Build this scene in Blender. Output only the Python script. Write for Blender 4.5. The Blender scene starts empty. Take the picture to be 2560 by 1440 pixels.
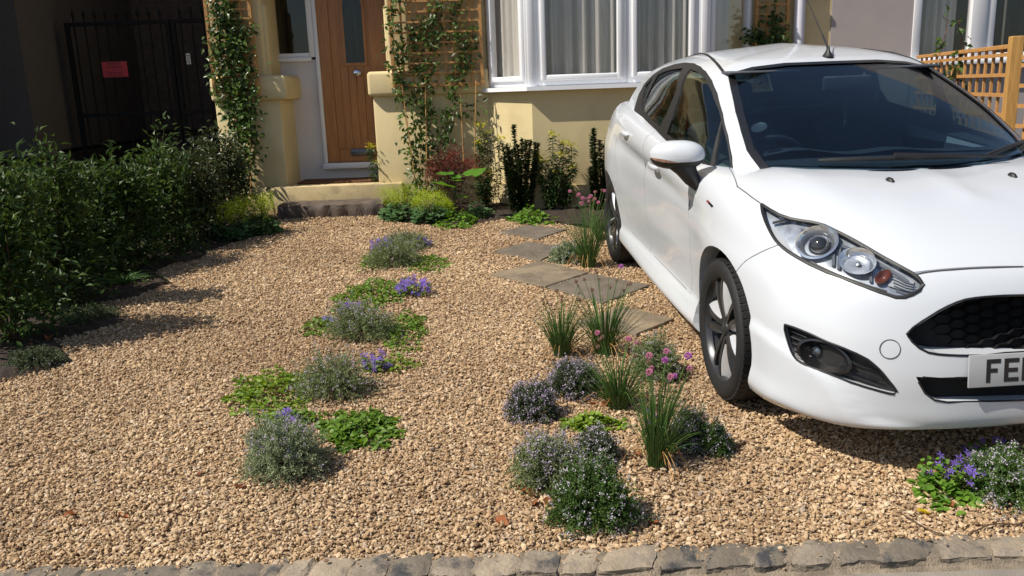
import bpy, bmesh, math, random
import numpy as np
from mathutils import Vector, Matrix
from mathutils.bvhtree import BVHTree
random.seed(7)
rng = np.random.default_rng(11)
SC = bpy.context.scene
COL = SC.collection
R = math.radians

# ------------------------------------------------------------------ camera
IW, IH, FPX = 2560, 1440, 2100.0
PITCH, ROLL, CAMH, SLOPE = R(13.19), R(-2.0), 1.46, 0.04
_f = np.array([0, math.cos(PITCH), -math.sin(PITCH)])
_r0 = np.array([1.0, 0, 0]); _u0 = np.cross(_r0, _f)
_r = math.cos(ROLL) * _r0 + math.sin(ROLL) * _u0
_u = -math.sin(ROLL) * _r0 + math.cos(ROLL) * _u0
CAMP = np.array([0, 0, CAMH])
cd = bpy.data.cameras.new('camera'); cam = bpy.data.objects.new('camera', cd); COL.objects.link(cam)
cd.sensor_width = 36.0; cd.lens = 36.0 * FPX / IW; cd.clip_end = 3000; cd.clip_start = 0.05
cam.matrix_world = Matrix(((_r[0], _u[0], -_f[0], 0), (_r[1], _u[1], -_f[1], 0), (_r[2], _u[2], -_f[2], CAMH), (0, 0, 0, 1)))
SC.camera = cam
# ------------------------------------------------------------------ sky, sun, exposure
SUNL = np.array([0.60, 0.22, -0.77]); SUNL /= np.linalg.norm(SUNL)     # direction the light travels
W = bpy.data.worlds.new('World'); SC.world = W; W.use_nodes = True
nt = W.node_tree; nt.nodes.clear()
sky = nt.nodes.new('ShaderNodeTexSky'); sky.sky_type = 'NISHITA'; sky.sun_disc = False
sky.sun_elevation = math.asin(-SUNL[2]); sky.sun_rotation = math.atan2(-SUNL[0], -SUNL[1])
sky.air_density = 1.0; sky.dust_density = 1.0; sky.ozone_density = 1.0
bg = nt.nodes.new('ShaderNodeBackground'); bg.inputs[1].default_value = 0.075
wo = nt.nodes.new('ShaderNodeOutputWorld')
nt.links.new(sky.outputs[0], bg.inputs[0]); nt.links.new(bg.outputs[0], wo.inputs[0])
sl = bpy.data.lights.new('sun', 'SUN'); sl.energy = 4.7; sl.angle = R(0.53); sl.color = (1.0, 0.93, 0.81)
so = bpy.data.objects.new('sun', sl); COL.objects.link(so)
so.rotation_mode = 'QUATERNION'; so.rotation_quaternion = Vector(SUNL).to_track_quat('-Z', 'Y'); so.location = (-6, -2, 9)
SC.view_settings.view_transform = 'Standard'; SC.view_settings.look = 'None'
SC.view_settings.exposure = 0.38; SC.view_settings.gamma = 1.0
SC.cycles.max_bounces = 8; SC.cycles.transparent_max_bounces = 16; SC.cycles.caustics_reflective = False; SC.cycles.caustics_refractive = False

# ------------------------------------------------------------------ places
def gz(y): return SLOPE * min(max(y, -6.0), 14.0)
def ray(px, py): return _f + _r * (px - IW / 2) / FPX - _u * (py - IH / 2) / FPX
def at(px, py, Y):
    d = ray(px, py); return CAMP + d * (Y / d[1])
def G(px, py):
    d = ray(px, py); t = CAMH / (SLOPE * d[1] - d[2]); return CAMP + d * t
def pxm(Y): return FPX / Y

# ------------------------------------------------------------------ materials
MAT = {}
def _new(name):
    m = bpy.data.materials.new(name); m.use_nodes = True; t = m.node_tree; t.nodes.clear()
    o = t.nodes.new('ShaderNodeOutputMaterial'); b = t.nodes.new('ShaderNodeBsdfPrincipled')
    t.links.new(b.outputs[0], o.inputs[0]); MAT[name] = m
    return m, t, b, o
def _n(t, ty, **k):
    n = t.nodes.new(ty)
    for a, v in k.items():
        if a.startswith('i_'):
            key = a[2:]; n.inputs[int(key) if key.isdigit() else key.replace('_', ' ')].default_value = v
        else: setattr(n, a, v)
    return n
def _ramp(t, stops):
    r = t.nodes.new('ShaderNodeValToRGB'); e = r.color_ramp.elements
    while len(e) < len(stops): e.new(0.5)
    for x, (p, c) in zip(e, stops): x.position = p; x.color = (*c, 1)
    return r
def c3(c, k): return tuple(min(1, max(0, x * k)) for x in c)
def surf(name, col, rough=0.6, var=0.18, scale=6, bump=0.0, bscale=80, metal=0.0, spec=0.5, coat=0.0, col2=None, stain=None, sscale=2.0, samt=0.5, coord='Object', stretch=None, detail=6):
    """a plain material: colour varied by noise, an optional second colour in blotches, fine relief"""
    m, t, b, o = _new(name)
    tc = _n(t, 'ShaderNodeTexCoord'); src = tc.outputs[coord]
    if stretch:
        mp = _n(t, 'ShaderNodeMapping'); mp.inputs['Scale'].default_value = stretch; t.links.new(src, mp.inputs[0]); src = mp.outputs[0]
    nz = _n(t, 'ShaderNodeTexNoise'); nz.inputs['Scale'].default_value = scale; nz.inputs['Detail'].default_value = detail; t.links.new(src, nz.inputs['Vector'])
    c2 = col2 or c3(col, 1 + var)
    rp = _ramp(t, [(0.3, c3(col, 1 - var)), (0.7, c2)]); t.links.new(nz.outputs['Fac'], rp.inputs[0])
    out = rp.outputs[0]
    if stain:
        n2 = _n(t, 'ShaderNodeTexNoise'); n2.inputs['Scale'].default_value = sscale; n2.inputs['Detail'].default_value = 8; n2.inputs['Roughness'].default_value = 0.65
        t.links.new(src, n2.inputs['Vector'])
        r2 = _ramp(t, [(0.50, (0, 0, 0)), (0.62, (samt,) * 3)]); t.links.new(n2.outputs['Fac'], r2.inputs[0])
        mx = _n(t, 'ShaderNodeMix', data_type='RGBA'); mx.inputs[7].default_value = (*stain, 1)
        t.links.new(r2.outputs[0], mx.inputs[0]); t.links.new(out, mx.inputs[6]); out = mx.outputs[2]
    t.links.new(out, b.inputs['Base Color'])
    b.inputs['Roughness'].default_value = rough; b.inputs['Metallic'].default_value = metal
    b.inputs['Specular IOR Level'].default_value = spec; b.inputs['Coat Weight'].default_value = coat; b.inputs['Coat Roughness'].default_value = 0.03
    if bump:
        bz = _n(t, 'ShaderNodeTexNoise'); bz.inputs['Scale'].default_value = bscale; bz.inputs['Detail'].default_value = 5; t.links.new(src, bz.inputs['Vector'])
        bp = _n(t, 'ShaderNodeBump'); bp.inputs['Strength'].default_value = min(1, bump); bp.inputs['Distance'].default_value = 0.004 * max(1, bump)
        t.links.new(bz.outputs['Fac'], bp.inputs['Height']); t.links.new(bp.outputs[0], b.inputs['Normal'])
    return m
def leafmat(name, ca, cb, rough=0.42, trans=0.3, spec=0.45, tcol=None):
    """leaf: colour by each leaf's own tint, light passing through"""
    m, t, b, o = _new(name)
    at_ = _n(t, 'ShaderNodeAttribute', attribute_name='tint')
    rp = _ramp(t, [(0.0, ca), (1.0, cb)]); t.links.new(at_.outputs['Fac'], rp.inputs[0])
    t.links.new(rp.outputs[0], b.inputs['Base Color']); b.inputs['Roughness'].default_value = rough; b.inputs['Specular IOR Level'].default_value = spec
    tr = _n(t, 'ShaderNodeBsdfTranslucent'); mx = _n(t, 'ShaderNodeMixShader'); mx.inputs[0].default_value = trans
    hs = _n(t, 'ShaderNodeHueSaturation'); hs.inputs['Value'].default_value = 1.5; hs.inputs['Saturation'].default_value = 1.1; hs.inputs['Hue'].default_value = 0.485
    t.links.new(rp.outputs[0], hs.inputs['Color']); t.links.new(hs.outputs[0], tr.inputs[0])
    t.links.new(b.outputs[0], mx.inputs[1]); t.links.new(tr.outputs[0], mx.inputs[2]); t.links.new(mx.outputs[0], o.inputs[0])
    return m
def glassmat(name, tint, refl=1.0, rough=0.0):
    m, t, b, o = _new(name); t.nodes.remove(b)
    tr = _n(t, 'ShaderNodeBsdfTransparent'); tr.inputs[0].default_value = (*tint, 1)
    gl = _n(t, 'ShaderNodeBsdfGlossy'); gl.inputs['Roughness'].default_value = rough; gl.inputs[0].default_value = (refl, refl, refl, 1)
    fr = _n(t, 'ShaderNodeFresnel'); ge = _n(t, 'ShaderNodeNewGeometry'); mr = _n(t, 'ShaderNodeMapRange'); mr.inputs[3].default_value = 1.5; mr.inputs[4].default_value = 1 / 1.5
    t.links.new(ge.outputs['Backfacing'], mr.inputs[0]); t.links.new(mr.outputs[0], fr.inputs[0])
    mx = _n(t, 'ShaderNodeMixShader'); t.links.new(fr.outputs[0], mx.inputs[0]); t.links.new(tr.outputs[0], mx.inputs[1]); t.links.new(gl.outputs[0], mx.inputs[2])
    t.links.new(mx.outputs[0], o.inputs[0]); return m

# ------------------------------------------------------------------ mesh builder
class MB:
    def __init__(s): s.v = []; s.f = []; s.n = 0; s.t = []
    def add(s, V, F, tint=0.5):
        V = np.asarray(V, float).reshape(-1, 3)
        s.v.append(V); s.t.append(np.full(len(V), tint) if np.isscalar(tint) else np.asarray(tint, float))
        for f in F: s.f.append(tuple(i + s.n for i in f))
        s.n += len(V)
        return s
    def addarr(s, V, F, tint):
        V = np.asarray(V, float).reshape(-1, 3)
        s.v.append(V); s.t.append(np.asarray(tint, float)); s.f.extend(map(tuple, (np.asarray(F) + s.n).tolist())); s.n += len(V)
    def box(s, x0, x1, y0, y1, z0, z1, tint=0.5):
        V = [(x, y, z) for x in (x0, x1) for y in (y0, y1) for z in (z0, z1)]
        return s.add(V, [(0, 1, 3, 2), (4, 6, 7, 5), (0, 4, 5, 1), (2, 3, 7, 6), (0, 2, 6, 4), (1, 5, 7, 3)], tint)
    def rbox(s, x0, x1, y0, y1, z0, z1, b=0.01, seg=2, M=None):
        bm = bmesh.new(); bmesh.ops.create_cube(bm, size=1)
        for v in bm.verts: v.co = Vector(((x0 + x1) / 2 + v.co.x * (x1 - x0), (y0 + y1) / 2 + v.co.y * (y1 - y0), (z0 + z1) / 2 + v.co.z * (z1 - z0)))
        b = min(b, 0.45 * min(abs(x1 - x0), abs(y1 - y0), abs(z1 - z0)))
        bmesh.ops.bevel(bm, geom=bm.edges[:], offset=b, segments=seg, profile=0.5, affect='EDGES')
        if M is not None: bm.transform(M)
        bm.verts.ensure_lookup_table()
        s.add([v.co[:] for v in bm.verts], [[v.index for v in f.verts] for f in bm.faces]); bm.free(); return s
    def prism(s, poly, y0, y1, axis=1):
        """polygon (a,b) extruded along axis (0: x, 1: y, 2: z)"""
        def P(a, b, c): return {0: (c, a, b), 1: (a, c, b), 2: (a, b, c)}[axis]
        n = len(poly); V = [P(a, b, y0) for a, b in poly] + [P(a, b, y1) for a, b in poly]
        F = [tuple(range(n))[::-1], tuple(range(n, 2 * n))] + [(i, (i + 1) % n, n + (i + 1) % n, n + i) for i in range(n)]
        return s.add(V, F)
    def tube(s, pts, rad, sides=6, cap=True, tint=0.5):
        P = np.asarray(pts, float); n = len(P); rad = np.full(n, rad) if np.isscalar(rad) else np.asarray(rad)
        T = np.gradient(P, axis=0); T /= np.linalg.norm(T, axis=1)[:, None] + 1e-9
        ref = np.array([0, 0, 1.0]) if abs(T[0][2]) < 0.9 else np.array([1.0, 0, 0])
        A = np.cross(T, ref); A /= np.linalg.norm(A, axis=1)[:, None] + 1e-9; B = np.cross(T, A)
        an = np.linspace(0, 2 * math.pi, sides, endpoint=False)
        V = (P[:, None] + rad[:, None, None] * (A[:, None] * np.cos(an)[None, :, None] + B[:, None] * np.sin(an)[None, :, None])).reshape(-1, 3)
        F = [(i * sides + j, i * sides + (j + 1) % sides, (i + 1) * sides + (j + 1) % sides, (i + 1) * sides + j) for i in range(n - 1) for j in range(sides)]
        if cap: F += [tuple(range(sides))[::-1], tuple(range((n - 1) * sides, n * sides))]
        return s.add(V, F, tint)
    def grid(s, V, nu, nv, closed_u=False):
        F = []
        for i in range(nu if closed_u else nu - 1):
            for j in range(nv - 1):
                a = i * nv + j; b = ((i + 1) % nu) * nv + j; F.append((a, b, b + 1, a + 1))
        return s.add(V, F)
    def lathe(s, prof, c, axis='z', n=32, M=None):
        V = []
        for k in range(n):
            a = 2 * math.pi * k / n
            for r, h in prof:
                p = {'z': (r * math.cos(a), r * math.sin(a), h), 'y': (r * math.cos(a), h, r * math.sin(a)), 'x': (h, r * math.cos(a), r * math.sin(a))}[axis]
                V.append((p[0] + c[0], p[1] + c[1], p[2] + c[2]))
        return s.grid(V, n, len(prof), True)
    def leaves(s, P, D, N, L, Wd, tint=None, fold=0.15, droop=0.1, kind=4):
        P = np.asarray(P, float); n = len(P)
        if n == 0: return s
        D = D / (np.linalg.norm(D, axis=1)[:, None] + 1e-9)
        S = np.cross(D, N); S /= np.linalg.norm(S, axis=1)[:, None] + 1e-9; N = np.cross(S, D)
        L = np.broadcast_to(L, (n,))[:, None]; Wd = np.broadcast_to(Wd, (n,))[:, None]
        tint = rng.random(n) if tint is None else np.broadcast_to(tint, (n,))
        if kind == 2:   # two triangles, folded
            V = np.stack([P, P + D * L * .5 + S * Wd * .5 + N * L * fold, P + D * L, P + D * L * .5 - S * Wd * .5 + N * L * fold], 1)
            F0 = np.array([(0, 1, 2), (0, 2, 3)]); k = 4
        elif kind == 8:  # rounded leaf
            loc = [(0, 0), (.12, .38), (.42, .5), (.75, .36), (1, 0), (.75, -.36), (.42, -.5), (.12, -.38), (.45, 0)]
            V = np.stack([P + D * L * a + S * Wd * b + N * L * (abs(b) * 2 * fold - droop * a * a) for a, b in loc], 1)
            F0 = np.array([(8, i, (i + 1) % 8) for i in range(8)]); k = 9
        else:
            loc = [(0, 0), (.4, .5), (1, 0), (.4, -.5), (.45, 0)]
            V = np.stack([P + D * L * a + S * Wd * b + N * L * (abs(b) * 2 * fold - droop * a * a) for a, b in loc], 1)
            F0 = np.array([(0, 1, 4), (1, 2, 4), (2, 3, 4), (3, 0, 4)]); k = 5
        F = (np.arange(n)[:, None, None] * k + F0[None]).reshape(-1, 3)
        s.addarr(V.reshape(-1, 3), F, np.repeat(tint, k)); return s
    def build(s, name, mat, parent=None, smooth=False, sharp=None, loc0=None):
        V = np.concatenate(s.v) if s.v else np.zeros((0, 3))
        base = loc0 if loc0 is not None else (root_loc(parent) if parent else np.zeros(3))
        me = bpy.data.meshes.new(name)
        V = V - np.asarray(base)
        me.from_pydata(V.tolist() if len(V) < 0 else V, [], s.f)
        a = me.attributes.new('tint', 'FLOAT', 'POINT'); a.data.foreach_set('value', np.concatenate(s.t).astype(np.float32))
        ob = bpy.data.objects.new(name, me); COL.objects.link(ob)
        me.materials.append(MAT[mat] if isinstance(mat, str) else mat)
        if smooth:
            me.polygons.foreach_set('use_smooth', [True] * len(me.polygons))
            if sharp: me.set_sharp_from_angle(angle=R(sharp))
        if parent: ob.parent = parent
        return ob
def root_loc(o):
    while o.parent: o = o.parent
    return np.array(o.get('_base', (0, 0, 0)), float)
def tag(o, label, cat, group=None, kind=None):
    if kind: o['kind'] = kind
    if label: o['label'] = label
    if cat: o['category'] = cat
    if group: o['group'] = group
    return o
def thing(name, label, cat, loc, group=None):
    o = bpy.data.objects.new(name, None); COL.objects.link(o); o.location = tuple(loc); o['_base'] = [float(x) for x in loc]
    o.empty_display_size = 0.1
    return tag(o, label, cat, group)
def struct(o): o['kind'] = 'structure'; return o
def single(mb, name, mat, loc, label, cat, group=None, **k):
    """a thing that is one mesh, with its origin at its base"""
    o = mb.build(name, mat, None, loc0=np.asarray(loc, float), **k); o.location = tuple(loc); return tag(o, label, cat, group)
def share(name, src, parent, loc=(0, 0, 0), rot=(0, 0, 0), scale=(1, 1, 1)):
    o = bpy.data.objects.new(name, src.data); COL.objects.link(o); o.parent = parent; o.location = loc; o.rotation_euler = rot; o.scale = scale; return o
def wrap(fn): return fn
# ================================================================== materials of the place
surf('soil', (.030, .019, .012), .95, .4, 14, 1.5, 70)
surf('gravel_bed', (.30, .21, .125), .95, .3, 90, 2.0, 120, col2=(.52, .38, .24))
surf('concrete', (.24, .21, .175), .9, .2, 5, 0.8, 220, stain=(.12, .11, .10), sscale=3, samt=.6)
surf('mortar', (.23, .185, .135), .95, .3, 20, 1.6, 160, stain=(.12, .10, .08), sscale=9, samt=.6)
surf('sett_a', (.225, .185, .14), .85, .25, 9, 1.3, 70, stain=(.05, .05, .052), sscale=11, samt=.85)
surf('sett_b', (.29, .235, .17), .85, .22, 9, 1.3, 70, stain=(.20, .17, .14), sscale=14, samt=.7)
surf('sett_c', (.155, .13, .10), .85, .25, 9, 1.3, 70, stain=(.035, .037, .042), sscale=9, samt=.95)
surf('flag_a', (.165, .13, .092), .85, .25, 6, 1.0, 60, stain=(.26, .20, .13), sscale=5, samt=.7)
surf('flag_b', (.125, .103, .080), .85, .22, 6, 1.0, 60, stain=(.17, .14, .11), sscale=7, samt=.6)
surf('cream', (.64, .525, .29), .85, .06, 2.5, 0.6, 190, stain=(.53, .42, .225), sscale=1.1, samt=.7)
surf('cream_worn', (.58, .46, .25), .9, .08, 6, 1.2, 90, stain=(.36, .27, .16), sscale=7, samt=.7)
surf('white_frame', (.78, .79, .82), .32, .02, 3, 0, 1)
surf('white_wall', (.66, .63, .64), .8, .05, 4, .4, 160)
surf('oak', (.36, .155, .048), .42, .22, 3.0, .35, 40, stretch=(26, 26, 1.6), coat=.15)
surf('trellis_wood', (.46, .235, .075), .65, .25, 4, .5, 40, stretch=(14, 14, 14))
surf('post_wood', (.46, .25, .07), .65, .2, 4, .5, 40, stretch=(18, 18, 2))
surf('step_stone', (.105, .078, .06), .8, .35, 5, 1.4, 45, stain=(.05, .04, .035), sscale=4, samt=.8)
surf('coir', (.13, .055, .022), .95, .3, 60, 2.0, 220)
surf('chrome', (.62, .62, .64), .12, .02, 3, metal=1.0)
surf('steel_dull', (.16, .165, .175), .4, .05, 10, metal=1.0)
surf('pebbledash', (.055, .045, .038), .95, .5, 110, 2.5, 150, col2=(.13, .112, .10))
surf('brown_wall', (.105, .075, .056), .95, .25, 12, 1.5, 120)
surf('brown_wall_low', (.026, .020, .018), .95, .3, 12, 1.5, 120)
surf('coping', (.13, .11, .10), .9, .2, 8, 1, 90)
surf('gate_black', (.006, .006, .007), .75, .1, 20, spec=.2)
surf('sign_red', (.36, .02, .028), .5, .06, 10)
surf('print_black', (.012, .010, .010), .6, .1, 10)
surf('sign_white', (.45, .45, .47), .5, .06, 10)
surf('lilac_wall', (.38, .34, .33), .9, .06, 3, .5, 160)
surf('pipe_white', (.66, .66, .74), .35, .03, 4)
surf('curtain', (.52, .505, .48), .9, .12, 5, .3, 260, stretch=(6, 6, .4))
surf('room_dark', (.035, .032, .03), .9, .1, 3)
surf('cane', (.42, .22, .07), .6, .25, 12)
surf('stem_green', (.055, .075, .018), .6, .3, 20)
surf('stem_brown', (.09, .05, .025), .8, .3, 20)
surf('stem_red', (.16, .055, .02), .7, .3, 20)
glassmat('pane', (.99, .985, .975))
glassmat('pane_dark', (.55, .57, .57))
m, t, b, o = _new('leaded_glass'); b.inputs['Base Color'].default_value = (.012, .022, .025, 1); b.inputs['Roughness'].default_value = .16
nz = _n(t, 'ShaderNodeTexNoise'); nz.inputs['Scale'].default_value = 60; bp = _n(t, 'ShaderNodeBump'); bp.inputs['Strength'].default_value = .25
t.links.new(nz.outputs[0], bp.inputs['Height']); t.links.new(bp.outputs[0], b.inputs['Normal'])

# ================================================================== ground
def sheet(name, mat, xs, ys, dz, zf=None):
    V = [(x, y, gz(y) + dz + (zf(x, y) if zf else 0)) for x in xs for y in ys]
    mb = MB(); mb.grid(V, len(xs), len(ys)); return struct(mb.build(name, mat))
sheet('ground', 'soil', (-400, -60, -12, -6, 0, 6, 12, 60, 400), (-400, -60, -20, -6, 0, 4, 8, 14, 60, 400), -0.035)
KY0, KY1 = 2.200, 2.292           # kerb, pavement in front of it
sheet('gravel_ground', 'gravel_bed', np.linspace(-3.2, 3.6, 30), np.linspace(KY1 - .02, 8.7, 30), -0.006)
pv = sheet('pavement', 'concrete', np.linspace(-6, 6, 25), np.linspace(-1.6, KY0 + .02, 14), -0.03)
# slabs of the pavement with open joints
sx = -4.3
while sx < 4.3:
    w = random.uniform(.75, 1.05)
    mb = MB(); n = 10
    V = [(sx + .008 + (w - .016) * i / n, y, gz(y) - .014 + random.uniform(-.0015, .0015) + (-.012 if j in (0, 4) else 0)) for i in range(n + 1) for j, y in enumerate((1.1, 1.108, 1.5, KY0 - .055 + .02 * math.sin(sx), KY0 - .047 + .02 * math.sin(sx)))]
    mb.grid(V, n + 1, 5); mb.build('paving_slab', 'concrete', pv); sx += w
# soil beds
def bed(name, poly, dz, h=0.035):
    bm = bmesh.new(); P = [G(*p) for p in poly]
    vs = [bm.verts.new((p[0], p[1], gz(p[1]) + dz)) for p in P]; f = bm.faces.new(vs)
    bmesh.ops.triangulate(bm, faces=[f]); 
    for _ in range(4): bmesh.ops.subdivide_edges(bm, edges=[e for e in bm.edges if e.calc_length() > .12], cuts=1); bmesh.ops.triangulate(bm, faces=bm.faces[:])
    edge = {v for e in bm.edges if e.is_boundary for v in e.verts}
    for v in bm.verts:
        v.co.z = gz(v.co.y) + (dz if v in edge else dz + h * random.uniform(.35, 1.1))
        if v in edge: v.co.x += random.uniform(-.012, .012); v.co.y += random.uniform(-.012, .012)
    me = bpy.data.meshes.new(name); bm.to_mesh(me); bm.free(); me.materials.append(MAT['soil'])
    o = bpy.data.objects.new(name, me); COL.objects.link(o); return struct(o)
BED_L = [(692, 574), (600, 602), (520, 630), (502, 648), (420, 664), (385, 682), (432, 707), (330, 745), (250, 756), (318, 802), (220, 832), (135, 850), (190, 902), (120, 928), (60, 940), (-60, 965), (-300, 1000), (-500, 800), (-300, 600), (0, 520), (300, 492), (600, 500), (692, 545)]
BED_R = [(950, 546), (1000, 557), (1080, 563), (1140, 569), (1200, 558), (1260, 549), (1320, 562), (1372, 557), (1412, 549), (1480, 556), (1560, 585), (1640, 560), (1640, 505), (1340, 505), (1225, 505), (950, 510)]
bed('soil_bed', BED_L, -.002); bed('soil_bed', BED_R, -.002)

# ---- kerb of stone setts
kb = MB(); n = 60
V = [(-6 + 12 * i / n, y, gz(y) + z) for i in range(n + 1) for y, z in ((KY0 - .06, -.03), (KY0 - .012, -.016), (KY0 + .004, .003), (KY1 - .01, .0065), (KY1 + .012, -.03))]
kb.grid(V, n + 1, 5); kerb = struct(kb.build('kerb', 'mortar'))
def sett(x0, x1, skew, mat, hz):
    bm = bmesh.new(); bmesh.ops.create_cube(bm, size=1)
    bmesh.ops.subdivide_edges(bm, edges=bm.edges[:], cuts=6, use_grid_fill=True)
    sd = random.random() * 50
    for v in bm.verts:
        a, b_, c = v.co.x + .5, v.co.y + .5, v.co.z + .5
        y0 = KY0 - .010 + .007 * math.sin(sd + a * 3); y1 = KY1 + .012 + .010 * math.sin(sd * 2 + a * 4)
        # round the corners of the outline
        ax = a + (0.5 - a) * .035 * (abs(b_ - .5) * 2) ** 4; by = b_ + (.5 - b_) * .05 * (abs(a - .5) * 2) ** 6
        x = x0 + (x1 - x0) * ax + skew * (.5 - b_); y = y0 + (y1 - y0) * by
        topr = -.005 * ((abs(a - .5) * 2) ** 8 + (abs(b_ - .5) * 2) ** 8) + .002 * math.sin(sd + a * 5) * math.sin(b_ * 4 + sd) if c > .9 else 0
        z = gz(y) - .03 + c * (.039 + hz * .45) + topr + (random.uniform(-.003, .003) if c > .9 else 0)
        v.co = (x + random.uniform(-.003, .003), y + random.uniform(-.003, .003), z)
    me = bpy.data.meshes.new('sett'); bm.to_mesh(me); bm.free(); me.materials.append(MAT[mat]); me.polygons.foreach_set('use_smooth', [True] * len(me.polygons)); me.set_sharp_from_angle(angle=R(40))
    o = bpy.data.objects.new('sett', me); COL.objects.link(o); o.parent = kerb
xs_ = [0, 70, 165, 290, 425, 520, 640, 690, 762, 866, 970, 1075, 1190, 1300, 1405, 1505, 1655, 1770, 1895, 1990, 2000, 2112, 2232, 2360, 2500, 2620]
ms_ = 'a c c c a c a b b a c a b a b b c c c c a c c a b'.split()
cuts = [at(p, 1395, KY1 - .1)[0] for p in xs_]
for i in range(len(cuts) - 1):
    if cuts[i + 1] - cuts[i] < .02: continue
    g = random.choice((.006, .009, .014)); sk = -.03 if cuts[i] < .2 else -.05 if cuts[i] < .7 else -.09
    sett(cuts[i] + g * .5, cuts[i + 1] - g * .5, sk * random.uniform(.3, 1.0), 'sett_' + ms_[i], random.uniform(-.004, .010))
for k in range(8):
    x = cuts[0] - .19 * (k + 1); sett(x + .005, x + .18, .02, 'sett_' + random.choice('abc'), random.uniform(0, .01))
    x = cuts[-1] + .19 * k; sett(x + .005, x + .18, -.06, 'sett_' + random.choice('abc'), random.uniform(0, .01))

# ---- flagstones
FLAGS = [([(1246, 583), (1322, 566), (1416, 577), (1345, 601)], 'flag_b', 'small dark diamond flagstone nearest the house wall', .014),
         ([(1236, 631), (1318, 608), (1420, 622), (1352, 655)], 'flag_b', 'dark brown flagstone just left of the small grey thyme mound', .014),
         ([(1228, 690), (1352, 658), (1470, 686), (1364, 722)], 'flag_a', 'large sandy brown flagstone in the middle of the stepping path', .017),
         ([(1368, 722), (1476, 688), (1626, 718), (1508, 762)], 'flag_b', 'long grey flagstone adjoining the sandy one beside the car', .015),
         ([(1440, 812), (1560, 772), (1686, 803), (1590, 842)], 'flag_a', 'flagstone nearest the street, half hidden behind the chive clumps', .016)]
for poly, mt, lab, h in FLAGS:
    P = [G(*p) for p in poly]; c = sum(P) / 4
    bm = bmesh.new(); ring = []
    for i in range(4):
        for k in range(7):
            q = P[i] + (P[(i + 1) % 4] - P[i]) * k / 7
            j = 0.005 if k else 0.002
            ring.append((q[0] + random.uniform(-j, j), q[1] + random.uniform(-j, j)))
    def lay(s, z): return [bm.verts.new((c[0] + (x - c[0]) * s, c[1] + (y - c[1]) * s, gz(y) + z + random.uniform(-.0008, .0008))) for x, y in ring]
    L = [lay(1.0, -.03), lay(1.0, h - .006), lay(.985, h), lay(.6, h + .001), lay(.25, h)]
    m_ = len(ring)
    for A, B in zip(L, L[1:]):
        for i in range(m_): bm.faces.new((A[i], A[(i + 1) % m_], B[(i + 1) % m_], B[i]))
    bm.faces.new(L[-1])
    bmesh.ops.recalc_face_normals(bm, faces=bm.faces[:])
    me = bpy.data.meshes.new('flagstone'); bm.to_mesh(me); bm.free(); me.materials.append(MAT[mt])
    o = bpy.data.objects.new('flagstone', me); COL.objects.link(o); tag(o, lab, 'flagstone', 'stepping stones set in the gravel')

# ================================================================== the house
YP, YB, YD = 8.55, 8.12, 9.10        # pier faces, bay front, door
gw = gz(YP)
H = thing('terraced_house', 'cream rendered terraced house with bay window and recessed wooden door', 'house', (at(1100, 500, YP)[0], YP, gw))
def X(px, py, Y): return float(at(px, py, Y)[0])
def Z(px, py, Y): return float(at(px, py, Y)[2])
TOP = 5.2
zc0, zc1 = Z(800, 246, YP), Z(800, 184, YP)        # underside and top of the pier copings
zsill = Z(1340, 226, YB)
zfl = Z(800, 462, YP)                                # porch floor
xl0, xl1 = X(541, 300, YP), X(708, 330, YP)
xr0, xr1 = X(938, 330, YP), X(1222, 300, YP)
# left pier: lower block, coping, column
MB().rbox(xl0, xl1, YP, YD + .4, gw - .1, zc0 + .01, .025).build('pier', 'cream', H, True, 40)
MB().rbox(X(526, 200, YP), X(718, 200, YP), YP - .055, YD + .3, zc0, zc1, .035, 4).build('pier_coping', 'cream', H, True, 40)
MB().rbox(X(516, 100, YP), X(656, 60, YP), YP - .004, YD + .25, zc1 - .03, TOP, .04, 3).build('column', 'cream', H, True, 40)
MB().rbox(X(640, 60, YP), X(664, 60, YP), YP + .02, YP + .2, zc1 - .02, Z(650, 8, YP), .03, 3).build('column_nib', 'cream', H, True, 40)
# right pier / wall
MB().rbox(xr0, xr1 + .35, YP, YD + .4, gw - .1, zc0 + .01, .02).build('pier', 'cream', H, True, 40)
MB().rbox(X(919, 200, YP), xr1 + .02, YP - .055, YD + .3, zc0, zc1, .035, 4).build('pier_coping', 'cream', H, True, 40)
MB().rbox(X(967, 100, YP), xr1 + .01, YP - .004, YD + .25, zc1 - .03, TOP, .03, 3).build('column', 'cream', H, True, 40)
MB().rbox(X(958, 60, YP), X(980, 60, YP), YP + .02, YP + .2, zc1 - .02, Z(962, 12, YP), .03, 3).build('column_nib', 'cream', H, True, 40)
# porch: floor, plinth, back wall, ceiling
MB().rbox(X(628, 480, YP), xr0 + .25, 8.44, YD + .3, gw - .1, zfl, .012).build('plinth', 'cream_worn', H, True, 40)
MB().box(xl0 - .0, xr1, YD + .32, YD + .5, gw, TOP).build('wall', 'white_wall', H)
MB().box(xl0, xr0 + .4, YP + .02, YD + .3, 2.75, 2.95).build('porch_ceiling', 'white_wall', H)
MB().box(xl0 - .02, xr0 + .42, YP + .005, YP + .2, 2.8, TOP - .01).build('wall', 'cream', H)
MB().box(X(516, 100, YP), X(2076, 60, YP), YD + .5, 14, gw - .2, TOP + .01).build('rear_wall', 'cream', H)
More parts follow.
